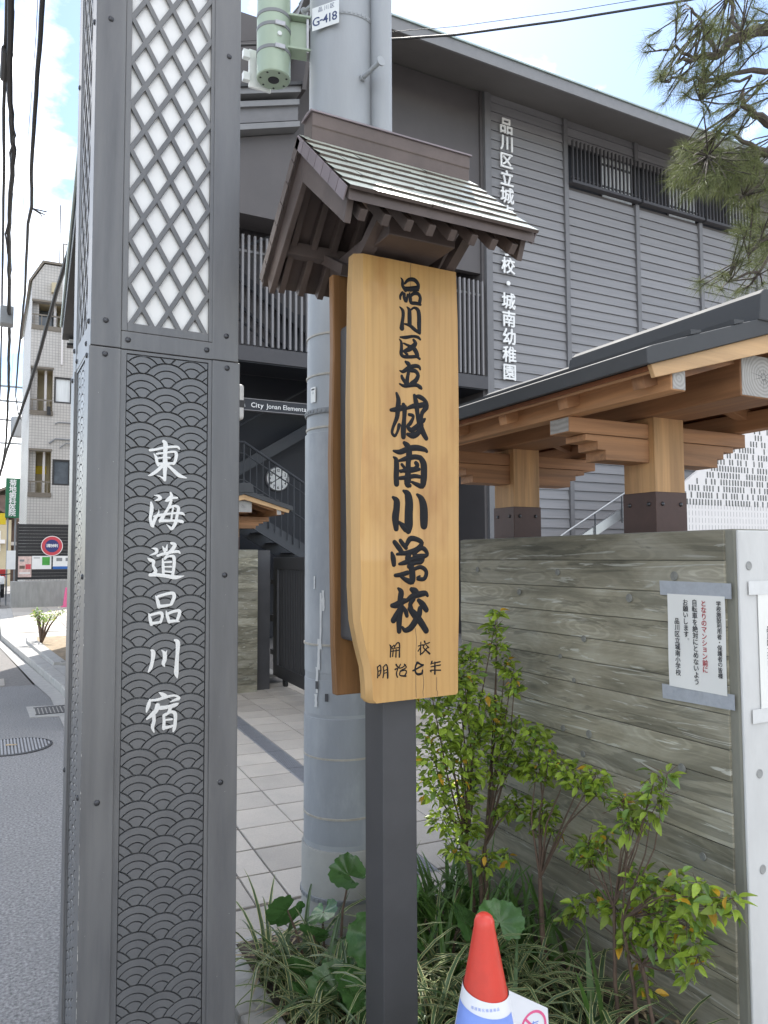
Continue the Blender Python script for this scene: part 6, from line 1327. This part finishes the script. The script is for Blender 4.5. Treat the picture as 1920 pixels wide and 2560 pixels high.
for ci, (keys, label) in enumerate(((('upper','l','m'),'broad-leaved plant with round serrated leaves left of the black post'),(('r',),'broad-leaved plant with round leaves behind the red cone'))):
    sel = [s for s in bl_spots if s[3] in keys]
    cx = sum(s[0][0] for s in sel)/len(sel); cy = sum(s[0][1] for s in sel)/len(sel)
    t = thing('broad_leaf_plant', label, 'plant', (cx,cy,0.03), group='broad-leaved plants in the bed')
    for i, (p, r_, tilt, _) in enumerate(sel):
        inst(round_leaf(i*3+ci, r_*0.88, 0.25), 'leaf', t, Vector(p)-Vector((cx,cy,0.03)), tilt)
        b = Vector((cx+(p[0]-cx)*0.4, cy+(p[1]-cy)*0.4+0.03, 0.03)); MB().tube([b, b.lerp(Vector(p),0.6)+Vector((0,0.02,0.03)), p], [0.005,0.0045,0.003], 7).build('leaf_stalk', M['twig'], t, smooth=True)
def wide_blades(label, items):
    t = thing('strap_leaf_plant', label, 'plant', (*items[0][0][:2],0.03), group='strap-leaved plants in the bed')
    for base, az, L_, w_, lean, droop in items:
        mb = MB(); blade(mb, base, az, L_, w_, lean, droop, False, 9); mb.build('leaf', M['blade_plain'], t, smooth=True)
wide_blades('wide green strap leaves by the foot of the dark pillar', [((0.98,2.46,0.05),R(165),0.30,0.05,0.55,0.35),((0.99,2.47,0.05),R(178),0.24,0.035,0.8,0.5),((0.96,2.45,0.05),R(215),0.22,0.03,0.7,0.6)])
wide_blades('upright wide sword leaves below the small shrub', [((1.62,1.72,0.03),R(120),0.42,0.042,0.10,0.15),((1.60,1.74,0.03),R(200),0.34,0.03,0.25,0.3),((1.64,1.80,0.03),R(60),0.30,0.03,0.2,0.3)])

# small bare shrub across the street
st_ = thing('street_shrub', 'small sparse shrub in the dry bed across the street', 'shrub', (0.79,13.87,0.1))
mb = MB(); tips = []
for k in range(9):
    a = rr.uniform(0,6.28); e = Vector((0.79+0.30*math.cos(a)*rr.uniform(.3,1)+0.04, 13.87+0.25*math.sin(a), 0.1+rr.uniform(0.30,0.52))); m_ = Vector((0.79,13.87,0.1)).lerp(e,0.45)+Vector((0,0,.06)); MB().tube([(0.79,13.87,0.1), m_, e], [0.022,0.014,0.006], 6).build('stem', M['twig'], st_); tips.append(e)
scatter_leaves(st_, ' '.join('%d,%d,%d,%d' % (e.x*1000,e.y*1000,e.z*1000,80) for e in tips if e.x < 0.92 or rr.random() < 0.5), 30, 0.035, 77, 200, 0.05, 0.7)

# pine
pine = thing('pine_tree', 'pine tree with long needles leaning in at the top right', 'tree', (5.6,3.2,0))
tw = [(5.75,3.15,0),(5.62,3.22,1.6),(5.50,3.20,3.2),(5.35,3.14,4.6),(5.24,3.11,5.6),(5.30,3.2,6.8)]
MB().tube(tw, [0.17,0.15,0.13,0.11,0.09,0.06], 12).build('trunk', M['bark'], pine, smooth=True)
for enc in PINE_LIMBS:
    P = [[float(v) for v in q.split(',')] for q in enc.split()]
    pts = [(a/100,b/100,c/100) for a, b, c, d in P]; rad = [max(0.004, d/1000) for a, b, c, d in P]
    Q, RR = [], []
    for i in range(len(pts)-1):
        for k in range(3):
            t = k/3; v = Vector(pts[i]).lerp(Vector(pts[i+1]), t)
            if k: v += Vector((rr.uniform(-1,1), rr.uniform(-1,1), rr.uniform(-1,1)))*0.02
            Q.append(v); RR.append(rad[i]+(rad[i+1]-rad[i])*t)
    Q.append(Vector(pts[-1])); RR.append(rad[-1]); MB().tube(Q, RR, 8).build('limb', M['bark'], pine, smooth=True)
nb = MB(); tg = MB(); rn = random.Random(17)
tufts = [Vector([float(v)/100 for v in q.split(',')]) for q in PINE_TUFTS.split()]
limbpts = []
for enc in PINE_LIMBS: limbpts += [Vector([float(v)/100 for v in q.split(',')[:3]]) for q in enc.split()]
for ti, p in enumerate(tufts):
    if ti % 4 == 3: continue
    near = min(limbpts, key=lambda q: (q-p).length); ax_ = (p-near)
    if ax_.length < 0.03: ax_ = Vector((rn.uniform(-1,0), rn.uniform(-.3,.5), rn.uniform(-.5,.5)))
    ax_ = (ax_.normalized() + Vector((-0.25,0.1,rn.uniform(-.45,.35)))).normalized()
    tg.tube([near.lerp(p,0.1), near.lerp(p,0.6)+Vector((0,0,rn.uniform(-.03,.03))), p+ax_*0.03], [0.006,0.005,0.004], 5)
    for k in range(64):
        b = p + ax_*rn.uniform(-0.06,0.04)
        d = (ax_*rn.uniform(0.35,1.3) + Vector((rn.uniform(-1,1), rn.uniform(-1,1), rn.uniform(-1,1)))*0.75 + Vector((0,0,-0.12))).normalized()
        L_ = rn.uniform(0.08,0.15); s_ = d.orthogonal().normalized(); s_.rotate(Matrix.Rotation(rn.uniform(0,6.28),3,d)); w_ = 0.0009
        e = b + d*L_ + Vector((0,0,-L_*L_*0.9)); m_ = b + d*L_*0.5
        nb.add([b-s_*w_, b+s_*w_, m_+s_*w_, m_-s_*w_, e], [(0,1,2,3),(3,2,4)])
tg.build('twigs', M['bark'], pine, smooth=True)
o = nb.build('needles', M['needle'], pine); o['kind'] = 'stuff'

# ================================================================== traffic cone with printed sleeve
CX, CY = 1.003, 1.448
cn_ = thing('traffic_cone', 'red traffic cone with a white and blue printed sleeve beside the post', 'traffic cone', (CX,CY,0.0))
def cr_at(z): return 0.0235 + (0.672-z)*0.192
MB().lathe([(cr_at(0.03),0.03),(cr_at(0.5),0.5),(cr_at(0.672),0.672),(0.0225,0.684),(0.0185,0.694),(0.011,0.700),(0.003,0.702)], (CX,CY), 40).build('cone_body', M['cone_red'], cn_, smooth=True)
MB().box(CX-0.19,CX+0.19,CY-0.19,CY+0.19,0.001,0.03).build('base_plate', M['cone_red'], cn_, bevel=0.01)
def sl_pt(z, a, dr=0.003): r_ = cr_at(z)+dr; return (CX+r_*math.cos(a), CY+r_*math.sin(a), z)
slv = MB(); na = 40
def rim(a): return 0.542 - 0.010*math.cos(a+R(62))   # the sleeve edge sits a little tilted
vs = [sl_pt(rim(2*math.pi*k/na), 2*math.pi*k/na, 0.0028) for k in range(na)] + [sl_pt(0.10, 2*math.pi*k/na, 0.0028) for k in range(na)]
slv.add(vs, [(k,(k+1)%na,na+(k+1)%na,na+k) for k in range(na)]); sleeve = slv.build('sleeve', M['pvc_white'], cn_, smooth=True)
fa = math.atan2(-CY, -CX)   # side facing the path
mb = MB(); n_ = 16; a0, a1 = fa-R(80), fa+R(72)
vs = [sl_pt(rim(a0+(a1-a0)*i/n_)-0.030, a0+(a1-a0)*i/n_, 0.0036) for i in range(n_+1)] + [sl_pt(0.2, a0+(a1-a0)*i/n_, 0.0036) for i in range(n_+1)]
mb.add(vs, [(i,i+1,n_+2+i,n_+1+i) for i in range(n_)]); mb.build('blue_field', M['pvc_blue'], sleeve, smooth=True)
def wrap_text(mb, items, z, size, bold, dr):
    for ch, da in items:
        g_, fs = glyph(ch, bold); xs = [v[0] for v in g_]; ys = [v[1] for v in g_]; mxx, my = (min(xs)+max(xs))/2, (min(ys)+max(ys))/2
        r_ = cr_at(z)+dr
        mb.add([sl_pt(z+(v[1]-my)*size, fa+da+(v[0]-mxx)*size/r_, dr) for v in g_], fs)
mb = MB(); wrap_text(mb, [(c, R(-30+8.6*i)) for i, c in enumerate('環境美化推進商品')], 0.522, 0.0068, 0.0, 0.0034); mb.build('small_print', M['pvc_blue'], sleeve)
mb = MB(); wrap_text(mb, [('駐',0.0)], 0.445, 0.088, 0.06, 0.0042); mb.build('outline_print', M['pvc_white'], sleeve)
mb = MB(); wrap_text(mb, [('駐',0.0)], 0.445, 0.088, 0.022, 0.0050); mb.build('pink_print', M['pvc_pink'], sleeve)
fl = MB().prism([(CX+0.050,0.530),(CX+0.160,0.462),(CX+0.168,0.25),(CX+0.095,0.25)], 'y', CY-0.020, CY-0.0175).build('side_flag', M['pvc_white'], cn_)
mb = MB(); rg_ = [(0.036,0.030)]
nn_ = 28
for k in range(nn_):
    a, b = 2*math.pi*k/nn_, 2*math.pi*(k+1)/nn_; c0 = (CX+0.118, 0.432)
    P = lambda r_, t: (c0[0]+r_*math.cos(t), CY-0.0206, c0[1]+r_*math.sin(t))
    mb.add([P(0.037,a),P(0.037,b),P(0.031,b),P(0.031,a)], [(0,1,2,3)])
mb.add([(CX+0.118-0.024,CY-0.0207,0.432+0.021),(CX+0.118-0.020,CY-0.0207,0.432+0.025),(CX+0.118+0.024,CY-0.0207,0.432-0.021),(CX+0.118+0.020,CY-0.0207,0.432-0.025)], [(0,1,2,3)])
mb.build('prohibition_mark', M['pvc_pink'], fl)
mb = MB(); put_glyphs(mb, [('車',0,0)], (CX+0.118,CY-0.0204,0.43), (1,0,0), (0,0,1), 0.034, 0.0); mb.build('mark_print', M['pvc_blue'], fl)
